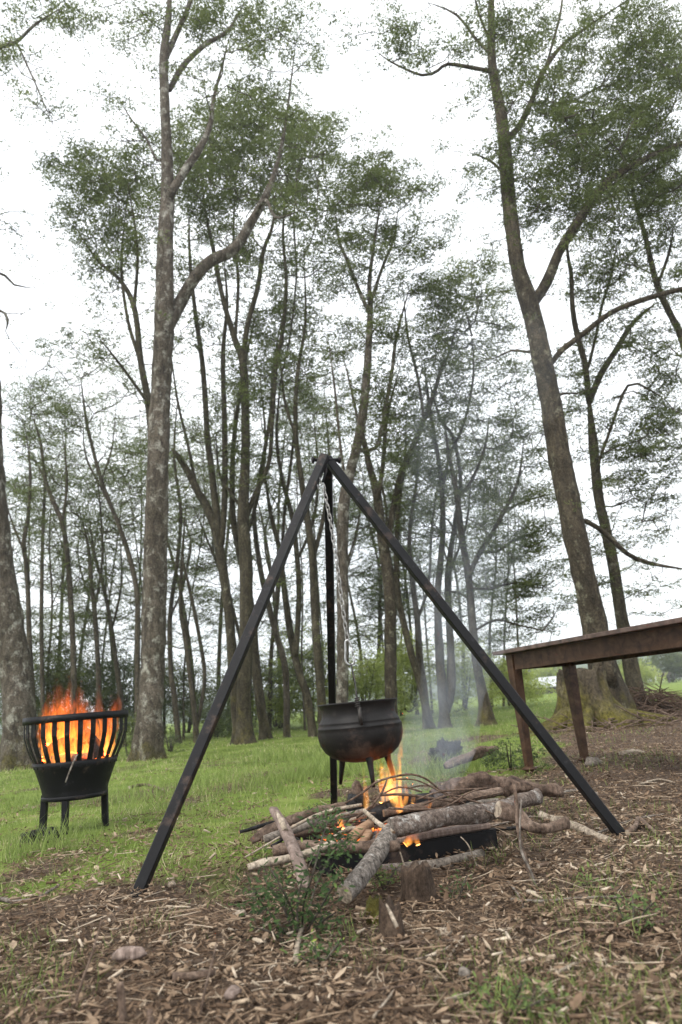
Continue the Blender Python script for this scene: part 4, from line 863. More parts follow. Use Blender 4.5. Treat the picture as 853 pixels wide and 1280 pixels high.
# thin twigs arched over the fire
TW = [[(432, 1004, 2.5, 2.2), (452, 992, 2.48, 2.6), (470, 978, 2.46, 2.8), (492, 971, 2.46, 2.8), (515, 968, 2.48, 2.6), (535, 975, 2.5, 2.4), (552, 990, 2.52, 1.8)],
      [(495, 974, 2.45, 2.2), (520, 975, 2.46, 2), (548, 988, 2.5, 1.8), (575, 1003, 2.5, 1.4)], [(446, 1022, 2.44, 3), (466, 1006, 2.42, 3.2), (478, 990, 2.42, 3), (484, 974, 2.43, 2)],
      [(474, 994, 2.5, 3.4), (505, 993, 2.5, 3.4), (540, 998, 2.52, 3.2), (570, 1002, 2.55, 2.8), (600, 996, 2.6, 2.4), (628, 990, 2.62, 1.6)], [(520, 1000, 2.44, 2.4), (548, 990, 2.46, 2.8), (580, 987, 2.5, 2.6), (612, 985, 2.55, 2)],
      [(486, 1010, 2.4, 3), (520, 1012, 2.4, 3), (556, 1011, 2.42, 3.2), (588, 1010, 2.44, 3), (618, 1002, 2.48, 3)], [(530, 1006, 2.42, 2.4), (562, 994, 2.45, 2.6), (594, 1002, 2.48, 2.4), (625, 1010, 2.5, 2)],
      [(410, 1024, 2.4, 2.2), (438, 1018, 2.4, 2.4), (470, 1016, 2.42, 2)], [(560, 1014, 2.38, 2), (590, 1008, 2.4, 2.2), (618, 1018, 2.4, 1.6)], [(508, 986, 2.5, 2), (536, 982, 2.52, 2.2), (566, 996, 2.54, 2), (590, 1010, 2.52, 1.6)],
      [(466, 1000, 2.55, 2.2), (498, 984, 2.55, 2.4), (528, 990, 2.56, 2)], [(540, 1016, 2.36, 2), (566, 1004, 2.4, 2.6), (584, 992, 2.44, 2.2), (600, 986, 2.46, 1.4)]]
TWL = ['dark curved twig arching highest over the flames', 'fine twig branching off the highest arch', 'thin twig bent upright between the flames', 'long dark twig lying just behind the big lichen log', 'slender brown twig high on the pile near the shaggy log',
       'straight brown twig along the top of the big lichen log', 'wavy twig crossing the pile ends', 'fine twig lying over the light brown branch', 'short twig sagging over the big log', 'crooked twig below the highest arch', 'thin twig close under the cauldron legs', 'slanted twig over the middle of the pile']
for ln, lb in zip(TW, TWL): log('twig', lb, ln, 'stick_red', 'twig', 6, .12, group='twigs on the campfire', cut='stick_red', bf=30)
# small broken branches filling the pile
rp = random.Random(21); SIDE = ['over the fire bed', 'beside the big lichen log', 'near the propped board', 'under the arched twigs', 'by the shaggy log']
for i in range(84):
    u, v = rp.uniform(-.02, tw + .16), rp.uniform(.12, tdp + .06); a = rp.gauss(0, .55) + (math.pi if rp.random() < .5 else 0); ln = rp.uniform(.10, .38); z = max(.02, tz0 + TZ + rp.uniform(-.01, .06) - .05 * max(0, abs(u / tw - .5) - .45) * 4)
    c = tp(u, v, z); d = dx * math.cos(a) + dy * math.sin(a) + Vector((0, 0, rp.gauss(0, .12))); r0_ = rp.choice((.0022, .003, .004, .005, .007, .010))
    C = cat_rom([(c - d * ln * .5, r0_), (c + Vector((rp.gauss(0, .01), rp.gauss(0, .01), rp.gauss(.008, .008))), r0_ * .95), (c + d * ln * .5, r0_ * .6)], .02); b = MB()
    b.tube([q[0] for q in C], [q[1] * (1 + .2 * mnoise.noise(q[0] * 30)) for q in C], 7, True, 0, 1, .2, 30)
    mt = rp.choice(('stick_red', 'log_brown', 'stick_grey', 'char', 'stick_pale', 'log_brown'))
    lb = '%s %s branch piece %s of the campfire' % ({'stick_red': 'reddish', 'log_brown': 'brown', 'stick_grey': 'grey', 'char': 'charred black', 'stick_pale': 'pale'}[mt], 'stout' if r0_ > .008 else 'slim' if r0_ > .0035 else 'twig-thin', ('at the propped-board end' if u < tw * .2 else 'at the standing-stick end' if u > tw * .8 else 'in the middle') + (' behind the flames' if v > .45 else ' among the flames' if v > .28 else ' near the tray lip'))
    tag(b.build('branch_piece', [M_[mt], M_['split_wood']], None, c), lb, 'branch', 'small branches heaped on the campfire')
# embers and coals
m, N, L, P = new_mat('glowing_coal'); a = nnoise(N, L, mapped(N, L), 30, 6, .7); c = ramp(N, [(.40, (.02, .018, .017)), (.55, (.10, .095, .09)), (.7, (.22, .21, .21))]); L.new(a.outputs['Fac'], c.inputs['Fac']); L.new(c.outputs['Color'], P.inputs['Base Color'])
e = ramp(N, [(.50, (0, 0, 0)), (.60, (1, .16, .01)), (.75, (1, .45, .08))]); b_ = nnoise(N, L, mapped(N, L), 18, 4, .6); L.new(b_.outputs['Fac'], e.inputs['Fac']); L.new(e.outputs['Color'], P.inputs['Emission Color']); P.inputs['Emission Strength'].default_value = 1.4; P.inputs['Roughness'].default_value = .95
M_['coal'] = m
def coals(label, cen, rx, ry, zz, n, s0, s1):
    T = CT - CT.mean(0); P = np.stack([RNG.normal(cen[0], rx, n), RNG.normal(cen[1], ry, n), zz + RNG.random(n) * .03], 1)
    dd = np.hypot((P[:, 0] - cen[0]) / rx, (P[:, 1] - cen[1]) / ry); fk = np.minimum(1, 2.0 / np.maximum(dd, .01)); P[:, 0] = cen[0] + (P[:, 0] - cen[0]) * fk; P[:, 1] = cen[1] + (P[:, 1] - cen[1]) * fk
    A, B, C = frames(n, .6); s = s0 + (s1 - s0) * RNG.random(n)
    V, Fq, t = scatter(T * np.array([1, 1.2, 2.2]), CF, P, A * s[:, None], B * s[:, None], C * s[:, None], RNG.random(n))
    return tag(link_mesh('embers', np_mesh('embers', V, Fq, M_['coal'], t)), label, 'embers', kind='stuff')
fc = tp(tw * .45, .34, 0)
coals('glowing coals and grey ash filling the fire tray', (fc.x, fc.y), .10, .09, tz0 + .03, 420, .010, .024)

# ================================================================== FIRE BASKET
BC = gnd(97, 1022); BC = Vector((at(95, 960, 3.86).x, 3.86, g1(at(95, 960, 3.86).x, 3.86)))
br = thing('fire_basket', 'black slatted iron fire basket on three flat legs', 'fire basket', BC)
zr, zk, zb, zw, z0_ = .578, .475, .345, .205, .155
Q = .905
def lc(p, **k): return p
b = MB(); b.lathe([(r_ * Q, z_) for (r_, z_) in [(.178, z0_), (.180, zw - .02), (.184, zw), (.205, .262), (.228, .318), (.240, zb), (.237, zb), (.225, .318), (.202, .262), (.180, zw), (.174, z0_)]], BC, 56); b.lathe([(r_ * Q, z_) for (r_, z_) in [(0, z0_ + .006), (.176, z0_ + .004), (.176, z0_ - .002), (0, z0_ - .002)]], BC, 56); b.build('bowl', M_['brazier'], br)
b = MB(); b.lathe([(r_ * Q, z_) for (r_, z_) in [(.181, z0_ + .002), (.1835, z0_ + .004), (.1835, z0_ + .018), (.181, z0_ + .02)]], BC, 56); b.build('bottom_band', M_['brazier'], br)
b = MB(); b.lathe([(r_ * Q, z_) for (r_, z_) in [(.294, zr - .036), (.2985, zr - .036), (.2985, zr), (.294, zr)]], BC, 64, closed=True); b.build('rim_band', M_['brazier'], br)
NS = 26
for k in range(NS):
    th = 2 * math.pi * (k + .35) / NS; dr = Vector((math.cos(th), math.sin(th), 0)); tg = Vector((-math.sin(th), math.cos(th), 0)); b = MB(); V = []
    for (r, z) in ((.231, zb - .03), (.236, zb), (.268, .41), (.2905, zk), (.2925, zr - .003)):
        r *= Q
        for (o, rr) in ((-.0125, 0), (.0125, 0), (.0125, -.005), (-.0125, -.005)): V.append(BC + dr * (r + rr) + tg * o + Vector((0, 0, z)))
    Fc = []
    for i in range(4):
        for q in range(4): q2 = (q + 1) % 4; Fc.append((i * 4 + q, i * 4 + q2, i * 4 + 4 + q2, i * 4 + 4 + q))
    Fc += [(3, 2, 1, 0), (16, 17, 18, 19)]; b.add(V, Fc, 0, False); b.build('slat', M_['brazier'], br)
for a in (205, 274, 28):
    th = math.radians(a)
    dr = Vector((math.cos(th), math.sin(th), 0)); b = MB(); bar(b, BC + dr * .148 + Vector((0, 0, z0_ + .03)), BC + dr * .155 + Vector((0, 0, -.02)), .032, .026, Vector((0, -1, 0)), 0, .002); b.build('leg', M_['brazier'], br)
log('twig', 'bare twig hanging over the fire basket bowl', [(82, 978, 3.58, 1.6), (88, 962, 3.585, 2.2), (93, 950, 3.60, 2.4), (97, 943, 3.64, 1.8)], 'stick_grey', 'twig', 6, .1)
log('log', 'charred log stub glowing inside the fire basket', [(60, 942, 3.84, 16), (84, 930, 3.86, 17), (104, 934, 3.9, 14)], 'char', bump=.2, cut='coal')
log('log', 'second charred log leaning inside the fire basket against its slats', [(124, 950, 3.80, 13), (120, 930, 3.86, 14), (108, 915, 3.92, 12)], 'char', bump=.2, cut='coal')
log('log', 'grey burnt log lying low in the fire basket', [(66, 952, 3.8, 12), (98, 948, 3.8, 13), (128, 945, 3.82, 11)], 'log_brown', bump=.2, cut='coal')
o = coals('glowing embers heaped inside the fire basket bowl', (BC.x, BC.y), .07, .07, zb - .03, 180, .010, .024)
# dark lump of burnt turf beside the basket
def lump(name, label, cat, cpx, rx, ry, rz, mat, seed=1, fr=9, amp=.35, group=None, zoff=.3, stretch=1):
    c = gnd(*cpx) if len(cpx) == 2 else Vector(cpx); bm = bmesh.new(); bmesh.ops.create_icosphere(bm, subdivisions=5 if rx > .06 else 3, radius=1.0)
    for v in bm.verts:
        q = v.co.copy(); k = 1 + amp * mnoise.noise(q * 1.7 + Vector((seed, 0, 0))) + amp * .6 * mnoise.noise(q * fr * .6 + Vector((0, seed, 0))) + amp * .3 * mnoise.noise(q * fr * 1.8)
        v.co = Vector((q.x * rx, q.y * ry, q.z * rz)) * k + c + Vector((0, 0, rz * zoff))
    me = bpy.data.meshes.new(name); bm.to_mesh(me); bm.free(); me.materials.append(M_[mat])
    for p in me.polygons: p.use_smooth = True
    return tag(link_mesh(name, me, None, c), label, cat, group)
lump('charred_turf', 'rough black heap of burnt turf in the grass by the fire basket', 'burnt turf', (48, 1050), .105, .07, .035, 'char', 3, 9, .5)
# ================================================================== TABLE
TC = gnd(663, 966); TH = .802; LD = Vector((.385, -.923, 0)).normalized(); PD = Vector((.923, .385, 0)).normalized()
RTb = Matrix((LD, PD, Vector((0, 0, 1)))).transposed()
TL, TWd = 2.0, .86
T0 = Vector((TC.x, TC.y, 0))
def tq(u, v, z): return T0 + LD * u + PD * v + Vector((0, 0, z))
tab = thing('wooden_table', 'long dark stained wooden table on tapered turned-foot legs', 'table', T0)
leg_spots = [(0, 0), (0, TWd), (TL, 0), (TL, TWd)]
TWd = .46
leg_spots = [(0, 0), (0, TWd), (TL, 0), (TL, TWd)]
for (u, v) in leg_spots:
    g0 = g1(*tq(u, v, 0).xy) - .012; b = MB(); V = []; 
    for (hw, z) in ((.034, TH - .028), (.034, TH - .15), (.021, g0 + .055)):
        for (a_, c_) in ((-1, -1), (1, -1), (1, 1), (-1, 1)): V.append(tq(u + a_ * hw, v + c_ * hw, z))
    Fc = [(3, 2, 1, 0), (8, 9, 10, 11)]
    Fc = [(0, 1, 2, 3), (11, 10, 9, 8)]
    for i in range(2):
        for q in range(4): q2 = (q + 1) % 4; Fc.append((i * 4 + q, i * 4 + 4 + q, i * 4 + 4 + q2, i * 4 + q2))
    b.add(V, Fc, 0, False); lg = b.build('leg', M_['table'], tab)
    b = MB(); b.lathe([(0, .062), (.020, .062), (.024, .055), (.036, .048), (.052, .040), (.042, .032), (.026, .026), (.030, .014), (.026, 0), (0, 0)], tq(u, v, g0), 20); b.build('foot', M_['table'], lg)
ov = .075; n_b = 4; wb = (TWd + 2 * ov + .03) / n_b
for k in range(n_b):
    b = MB(); b.box(tq(TL / 2, -ov - .015 + wb * (k + .5), TH - .014 + .0006 * (k % 2)), (TL + .22, wb - .002, .026), RTb, 0, .003); b.build('top_plank', M_['table_top'], tab)
ah = .108
for v in (-.012, TWd + .012):
    b = MB(); b.box(tq(TL / 2, v, TH - .030 - ah / 2), (TL - .07, .022, ah), RTb, 0, .0015); b.build('apron', M_['table'], tab)
for u in (-.0, TL):
    b = MB(); b.box(tq(u, TWd / 2, TH - .030 - ah / 2), (.022, TWd - .07, ah), RTb, 0, .0015); b.build('apron', M_['table'], tab)

# ================================================================== STUMPS, SHRUBS, LOOSE STICKS
def stump(label, bx, by, wpx, hpx, mat, seed, lean=0, jag=.3, name='tree_stump'):
    c = gnd(bx, by); k = depth(c) / F; r = wpx * .5 * k; h = hpx * k; b = MB(); V = []; Fc = []; n = 28; m = 12
    for i in range(m + 1):
        t = i / m
        for q in range(n):
            th = 2 * math.pi * q / n; d = Vector((math.cos(th), math.sin(th), 0))
            rr = r * (1.12 - .30 * t + .25 * max(0, .3 - t)) * (1 + .16 * mnoise.noise(d * 1.6 + Vector((seed, t * 1.2, 0))) + .09 * mnoise.noise(d * 6 + Vector((seed, t * 3, 4))))
            ztop = 1 + jag * mnoise.noise(d * 1.3 + Vector((seed * 2.3, 0, 7))) + jag * .4 * mnoise.noise(d * 5 + Vector((seed, 0, 1)))
            V.append(c + d * rr + Vector((lean * t * r, 0, -.02 + (h + .02) * t * ztop)))
    for i in range(m):
        for q in range(n): q2 = (q + 1) % n; Fc.append((i * n + q, i * n + q2, (i + 1) * n + q2, (i + 1) * n + q))
    k0 = m * n; cz = c + Vector((lean * r, 0, h * .82)); V.append(cz); Fc += [(k0 + q, k0 + (q + 1) % n, len(V) - 1) for q in range(n)]
    b.add(V, Fc, 0, True); return tag(b.build(name, [M_[mat]], None, c), label, 'stump')
stump('squat dark rotten stump in front of the tray', 524, 1129, 46, 42, 'stump_rot', 3.1, jag=.28)
stump('small broken stump with a mossy side and pale splintered edge', 492, 1178, 32, 38, 'stump_rot', 8.7, jag=.55)
stump('short mossy stub beside the broken stump', 470, 1152, 24, 26, 'moss_stump', 5.2, jag=.2)
log('stick', 'pale splinter standing on the broken stump', [(497, 1160, 1.50, 5), (490, 1144, 1.52, 5), (483, 1130, 1.54, 2)], 'stick_pale', 'stick', 5, .2)
# old mossy stump at the base of the big forked tree
def big_stump():
    yd = 9.0; c = at(738, 905, yd); c.z = g1(c.x, c.y); k = depth(c) / F; root = thing('mossy_stump', 'broad moss-covered old stump with spreading roots behind the table', 'stump', c)
    b = MB(); n = 72; m = 26; V = []; Fc = []; h = 70 * k; r0 = 33 * k
    for i in range(m + 1):
        t = i / m
        for q in range(n):
            th = 2 * math.pi * q / n; d = Vector((math.cos(th), math.sin(th), 0))
            fl = (1 - t) ** 2.6
            rr = r0 * (.86 + 1.05 * fl * (.55 + .45 * math.sin(5 * th + .9) + .25 * math.sin(8 * th)) + .10 * math.sin(5 * th + .9) * (1 - t)) * (1 + .14 * mnoise.noise(d * 2.2 + Vector((0, 0, t * 2))) + .13 * mnoise.noise(d * 6 + Vector((0, 0, t * 1.2))) + .06 * mnoise.noise(d * 14 + Vector((0, 0, t * 6))))
            zt = 1 + .10 * mnoise.noise(d * 1.5) + .05 * mnoise.noise(d * 6)
            V.append(c + d * rr + Vector((.02 * t, 0, -.05 + (h + .05) * t * zt)))
    for i in range(m):
        for q in range(n): q2 = (q + 1) % n; Fc.append((i * n + q, i * n + q2, (i + 1) * n + q2, (i + 1) * n + q))
    k0 = m * n; V.append(c + Vector((0, 0, h * .93))); Fc += [(k0 + q, k0 + (q + 1) % n, len(V) - 1) for q in range(n)]
    b.add(V, Fc, 0, True); b.build('trunk', M_['moss_stump'], root)
    for (a0, ln_) in ((3.5, .95), (4.2, .7), (5.2, .9), (5.9, 1.1), (2.9, .8), (.3, .8)):
        P = []
        for i in range(7):
            t = i / 6; p = c + Vector((math.cos(a0 + .25 * t), math.sin(a0 + .25 * t), 0)) * (r0 * .7 + ln_ * t); p.z = g1(p.x, p.y) + .22 * (1 - t) ** 2.2 - .03; P.append((p, .10 * (1 - t) + .025))
        C = cat_rom(P, .08); b = MB(); b.tube([q[0] for q in C], [q[1] for q in C], 10, bump=.25, bfreq=6); b.build('root', M_['moss_stump'], root)
big_stump()
tree('stubby dark trunk leaning against the mossy stump', 9.35, [(773, 896, 26), (769, 868, 19), (764, 840, 16), (758, 812, 14), (752, 790, 10)], (), (), 'bark_brown', sides=14, bump=.2, name='old_trunk', cat='trunk')
# heap of pulled roots and brush beside it
def brush(label, cx, cy, yd, rx, hz, n, mat, seed):
    rnd = random.Random(seed); c = at(cx, cy, yd); c.z = g1(c.x, c.y); b = MB()
    for i in range(n):
        a = rnd.uniform(0, 6.28); r = rx * rnd.random() ** .7; p = c + Vector((math.cos(a) * r, math.sin(a) * r * .6, 0)); p.z = g1(p.x, p.y) + hz * (1 - (r / rx) ** 1.3) * rnd.random()
        a2 = rnd.gauss(0, .7); d = Vector((math.cos(a2), math.sin(a2), rnd.gauss(0, .3) - .15)) * rnd.uniform(.15, .45)
        b.tube([p - d, p + Vector((rnd.gauss(0, .04), 0, rnd.gauss(.04, .04))), p + d], [.006, rnd.uniform(.006, .012), .003], 4, False)
    return tag(b.build('brush_heap', M_[mat], None, c), label, 'brush heap', kind='stuff')
brush('tangled heap of brown roots and twigs beside the second trunk', 812, 886, 10.6, .95, .40, 420, 'stick_red', 4)
brush('low scatter of brown twigs around the mossy stump roots', 770, 912, 8.6, .9, .08, 90, 'log_brown', 5)
# burnt log pile beyond the fire
log('log', 'charred split log lying in the grass beyond the fire', [(556, 958, 4.95, 6), (580, 948, 5.0, 13), (602, 940, 5.05, 14), (622, 935, 5.1, 6)], 'log_brown', bump=.3, bf=12, cut='char', lobes=kink(.12))
lump('charred_stump', 'jagged charred stump end smouldering beside the split log', 'burnt stump', (560, 958), .13, .08, .13, 'char', 6, 10, .5, zoff=.35)
bush('small dark leafy shrub growing beside the charred split log', 5.0, 640, 960, 17, 44, 1.2, 'leaf_dark', .5, 'shrub', 3.4, 'shrub')
bush('low dark evergreen bush at the foot of the photo-edge trunk', 12.8, 4, 955, 34, 46, 1.5, 'leaf_dark', .5)
bush('low dark green bush just beyond the lichen-spotted trunk foot', 13.4, 213, 936, 15, 24, 1.5, 'leaf_dark', .55)
bush('brownish dry bush between fire basket and lichen-spotted trunk', 11.4, 163, 945, 26, 62, .8, 'leaf', .55)
# foreground leafy shrub
def leafy_shrub(label, yd, stems, lpx, n, leaf='shrub_leaf', name='leafy_shrub', cat='shrub', seed=1, rad=10, tint0=.4):
    rnd = random.Random(seed); rng = np.random.default_rng(seed); b = MB(); PP = []
    for st in stems:
        P = []
        for i, (px, py) in enumerate(st):
            if i == 0: p = gnd(px, py); yb = p.y
            else: p = at(px, py, yb + rnd.uniform(-.06, .06) * i)
            P.append((p, mpx((2.0 - 1.4 * i / len(st)) * .8, p)))
        C = cat_rom(P, .012); b.tube([c[0] for c in C], [c[1] for c in C], 5, False)
        for k in range(int(len(C) * .15), len(C)): PP.append((C[k][0], (C[min(k + 1, len(C) - 1)][0] - C[k - 1][0])))
    root = thing(name, label, cat, gnd(*stems[0][0])); b2 = b
    B, D = [], []
    for i in range(n):
        p, t = PP[rnd.randrange(len(PP))]; k = depth(p) / F
        off_ = Vector((rnd.gauss(0, 1), rnd.gauss(0, 1), rnd.gauss(0, .8))) * rad * k; q = p + off_
        if q.z < g1(q.x, q.y) + .004: q.z = g1(q.x, q.y) + .004 + rnd.random() * .02
        if rnd.random() < .45: b2.tube([p, p.lerp(q, .6) + Vector((0, 0, .15 * off_.length)), q], [.0009, .0008, .0005], 3, False)
        B.append(tuple(q)); D.append(tuple(off_ + t * .5 + Vector((0, 0, .3 * off_.length))))
    b2.build('stem', M_['twig'], root)
    B, D = np.array(B), unit(np.array(D)); m_ = len(B); LS = 3
    Pn, A_, Bn, Cn, ti = [], [], [], [], []
    for j in range(LS):
        nm = unit(np.stack([rng.normal(0, .5, m_), rng.normal(-.35, .5, m_), np.ones(m_)], 1)); a = unit(D + rng.normal(0, .6, (m_, 3))); a = unit(a - nm * (a * nm).sum(1, keepdims=True))
        dep = ((B - np.array(EYE)) @ np.array(FWD)) / F; s = dep * lpx * (.45 + .55 * rng.random(m_))
        Pn.append(B + rng.normal(0, 1, (m_, 3)) * (dep * lpx * .9)[:, None]); A_.append(a * s[:, None]); Bn.append(np.cross(nm, a) * (s * .8)[:, None]); Cn.append(nm * s[:, None]); ti.append(np.clip(tint0 + rng.normal(0, .2, m_), 0, 1))
    T = LT * np.array([.6, .62, .6]) + np.array([.55, 0, 0]); V, Fq, t = scatter(T, LF, np.concatenate(Pn), np.concatenate(A_), np.concatenate(Bn), np.concatenate(Cn), np.concatenate(ti))
    link_mesh('foliage', np_mesh('foliage', V, Fq, M_[leaf], t), root); return root
M_['shrub_leaf'] = tinted('shrub_leaves', [(0, (.014, .026, .009)), (.4, (.034, .062, .018)), (.75, (.062, .105, .03)), (.9, (.12, .17, .04)), (1, (.22, .27, .055))], .6, .25, 0, .15)
M_['herb_leaf'] = tinted('herb_leaves', [(0, (.04, .066, .02)), (.5, (.085, .13, .04)), (1, (.17, .22, .065))], .6, .3, 0, .15)
leafy_shrub('glossy dark green leafy shrub growing against the propped board', 1.8,
            [[(372, 1172), (366, 1140), (352, 1110), (338, 1085)], [(378, 1168), (380, 1130), (392, 1090), (402, 1052), (412, 1020)], [(366, 1176), (345, 1150), (328, 1130), (318, 1112)], [(380, 1172), (398, 1140), (412, 1116), (424, 1098)], [(360, 1178), (340, 1166), (322, 1160)], [(374, 1170), (372, 1135), (378, 1100), (390, 1075)], [(382, 1176), (404, 1152), (420, 1140)], [(370, 1175), (355, 1135), (345, 1120), (330, 1098)], [(384, 1150), (396, 1105), (420, 1060), (432, 1052)]], 9.5, 340, seed=4, rad=7.5)
leafy_shrub('spindly green sapling beside the squat rotten stump', 1.8, [[(574, 1128), (578, 1110), (584, 1095)], [(576, 1130), (566, 1118), (560, 1108)]], 6, 34, seed=5, rad=7)
leafy_shrub('feathery green herb low in the leaf litter near the frame bottom', 1.2, [[(632, 1268), (618, 1250), (604, 1240)], [(636, 1270), (645, 1248), (652, 1232)], [(640, 1270), (668, 1255), (684, 1246)], [(630, 1272), (605, 1264), (592, 1268)], [(640, 1272), (660, 1262)]], 9, 90, 'herb_leaf', 'herb', 'herb', 6, 9, .55)
leafy_shrub('small green herb sprouting under the leafy shrub', 1.5, [[(402, 1206), (396, 1192), (390, 1180)], [(404, 1206), (415, 1190), (424, 1178)], [(400, 1208), (384, 1200)]], 8, 60, 'shrub_leaf', 'herb', 'herb', 8, 8, .6)
leafy_shrub('pale green rosette herb in the open litter', 1.8, [[(733, 1112), (728, 1104)], [(735, 1112), (744, 1105)]], 7, 22, 'herb_leaf', 'herb', 'herb', 9, 5, .8)
leafy_shrub('tuft of weedy green leaves among fallen sticks', 1.7, [[(786, 1165), (776, 1140), (768, 1124)], [(792, 1165), (806, 1140), (818, 1128)], [(788, 1166), (792, 1140), (790, 1120)]], 7, 70, 'herb_leaf', 'herb', 'herb', 10, 9, .5)
leafy_shrub('yellowish green sprig at the foot of the sloping speckled log', 1.95, [[(482, 1112), (488, 1098), (495, 1088)], [(480, 1112), (474, 1100), (470, 1092)]], 6.5, 46, 'herb_leaf', 'herb', 'herb', 12, 7, .75)

# loose sticks one can point at
def lying(label, pts, mat, cat='stick', w0=4, w1=3, group=None, cut='stick_pale', raise_=0.0):
    n = len(pts); P = []
    for i, (px, py) in enumerate(pts):
        p = gnd(px, py); r = mpx((w0 + (w1 - w0) * i / (n - 1)) * .5, p); p.z += r * .9 + .010 + raise_; P.append((p, r))
    C = cat_rom(P, .02); b = MB(); b.tube([c[0] for c in C], [c[1] * (1 + .18 * mnoise.noise(c[0] * 40)) for c in C], 8, True, 0, 1, .14, 40)
    return tag(b.build('fallen_stick', [M_[mat], M_[cut]], None, C[0][0]), label, cat, group)
def standing(label, pts, mat, w0=4, w1=2, cat='stick', name='upright_stick', sides=8):
    p0 = gnd(*pts[0]); y = p0.y; P = [(p0 - Vector((0, 0, .02)), mpx(w0 * .5, p0))]
    for i, (px, py) in enumerate(pts[1:], 1):
        p = at(px, py, y + .01 * i); P.append((p, mpx((w0 + (w1 - w0) * i / (len(pts) - 1)) * .5, p)))
    C = cat_rom(P, .02); b = MB(); b.tube([c[0] for c in C], [c[1] * (1 + .2 * mnoise.noise(c[0] * 30)) for c in C], sides, True, 0, 1, .18, 34)
    return tag(b.build(name, [M_[mat], M_['stick_pale']], None, p0), label, cat)
standing('crooked brown stick standing up in front of the tray end', [(670, 1108), (660, 1084), (653, 1060), (647, 1030), (646, 1005), (643, 980)], 'log_brown', 6, 4)
standing('second stem twisted round the crooked standing stick', [(672, 1110), (664, 1090), (652, 1064), (650, 1035), (652, 1000)], 'stick_grey', 4, 2)
standing('slim dark red twig standing at lower corner by the pale chip', [(84, 1276), (100, 1235), (116, 1190), (127, 1150)], 'log_brown', 4.2, 2.2)
standing('slim dark twig standing below the leafy shrub', [(246, 1278), (256, 1240), (265, 1205), (271, 1178)], 'log_brown', 4, 2.2)
standing('short split brown stake rising at the photo bottom', [(156, 1296), (153, 1262), (150, 1228)], 'log_brown', 10, 9, 'stake', 'stake', 6)
standing('broken stub of a stake, shorter of the pair', [(190, 1296), (188, 1278), (187, 1262)], 'log_brown', 11, 8, 'stake', 'stake', 6)
standing('thin dry stem bending over the tray side', [(598, 1082), (590, 1066), (584, 1054), (576, 1046)], 'stick_pale', 2.2, 1.2)
standing('thin dry stem leaning before the speckled log', [(510, 1094), (502, 1070), (494, 1048)], 'stick_pale', 2.4, 1.4)
STK = [('bone-pale stick pointing up towards the leafy shrub', [(370, 1212), (374, 1186), (380, 1162)], 'stick_pale', 8, 6), ('long grey stick lying across the open litter', [(640, 1132), (680, 1134), (720, 1130), (780, 1128)], 'stick_grey', 4, 3),
       ('long reddish stick below the grey one', [(630, 1166), (690, 1170), (760, 1171), (832, 1160)], 'stick_red', 4.5, 4), ('dark stick beside the broken stump base', [(472, 1196), (510, 1187), (550, 1186), (600, 1178)], 'log_brown', 5, 4), ('pale bent stick near the feathery herb', [(697, 1228), (722, 1214), (750, 1210), (772, 1210)], 'stick_pale', 5, 3),
       ('forked pale twig before the dark stick', [(538, 1238), (556, 1222), (566, 1200), (577, 1182)], 'stick_pale', 3, 2.2), ('pale twig at the very bottom edge', [(468, 1282), (482, 1264), (495, 1246)], 'stick_pale', 4, 3), ('brown stick flat beside the bottom pale twig', [(430, 1258), (470, 1248), (520, 1240)], 'log_brown', 5, 3),
       ('short pale stick near the slim dark red twig', [(32, 1254), (56, 1240)], 'stick_pale', 6, 4), ('grey stick half under leaves by the grass edge', [(0, 1131), (22, 1134), (48, 1128), (74, 1112)], 'stick_grey', 6, 3), ('stout brown stick end in the litter below the black leg', [(216, 1236), (244, 1232), (270, 1228)], 'log_brown', 12, 9),
       ('thin pale twig curling under the shrub', [(400, 1238), (408, 1220), (404, 1205)], 'stick_pale', 3, 2), ('grey twig slanting towards the crooked standing stick', [(636, 1108), (648, 1124), (656, 1142)], 'stick_grey', 3.5, 2.5), ('short rust-red chip of wood by the standing stick', [(674, 1090), (688, 1086)], 'stick_red', 6, 4),
       ('pale thin stick lying beyond the grey one', [(745, 1088), (760, 1102), (766, 1108)], 'stick_pale', 3, 2.5), ('curved dark root near the tripod foot', [(786, 1048), (796, 1040), (800, 1030), (812, 1040), (820, 1046)], 'log_brown', 7, 5), ('thin brown stick crossing behind the red one', [(565, 1182), (600, 1178), (640, 1174)], 'log_brown', 5, 3),
       ('light stick near the forked twig', [(520, 1208), (548, 1200), (566, 1188)], 'stick_pale', 3, 2), ('slender brown stick by the bottom stakes', [(40, 1284), (90, 1276), (140, 1270)], 'stick_red', 3.5, 3), ('grey-brown stick lying under the tripod foot', [(740, 1050), (790, 1030), (830, 1022)], 'stick_grey', 3, 2),
       ('pale straw-like twig left of the slim twig', [(206, 1188), (216, 1172), (226, 1160)], 'stick_pale', 2, 1.5), ('bleached stick end beside the feathery herb', [(560, 1264), (590, 1252)], 'stick_pale', 7, 5), ('dark thick stick along the lower frame corner', [(770, 1262), (810, 1250), (853, 1256)], 'log_brown', 6, 5), ('greyish stick lying on litter by the table foot', [(690, 1000), (720, 992), (748, 996)], 'stick_grey', 4, 3),
       ('pale forked stick on litter beyond the tripod foot', [(800, 985), (824, 978), (845, 982)], 'stick_pale', 3, 2), ('brown stick lying near the worn grass patch', [(162, 988), (182, 984), (204, 990)], 'log_brown', 4, 3)]
for lb, pp, mt, w0, w1 in STK: lying(lb.replace('left of', 'beside'), pp, mt, 'stick', w0, w1, 'loose sticks on the litter')
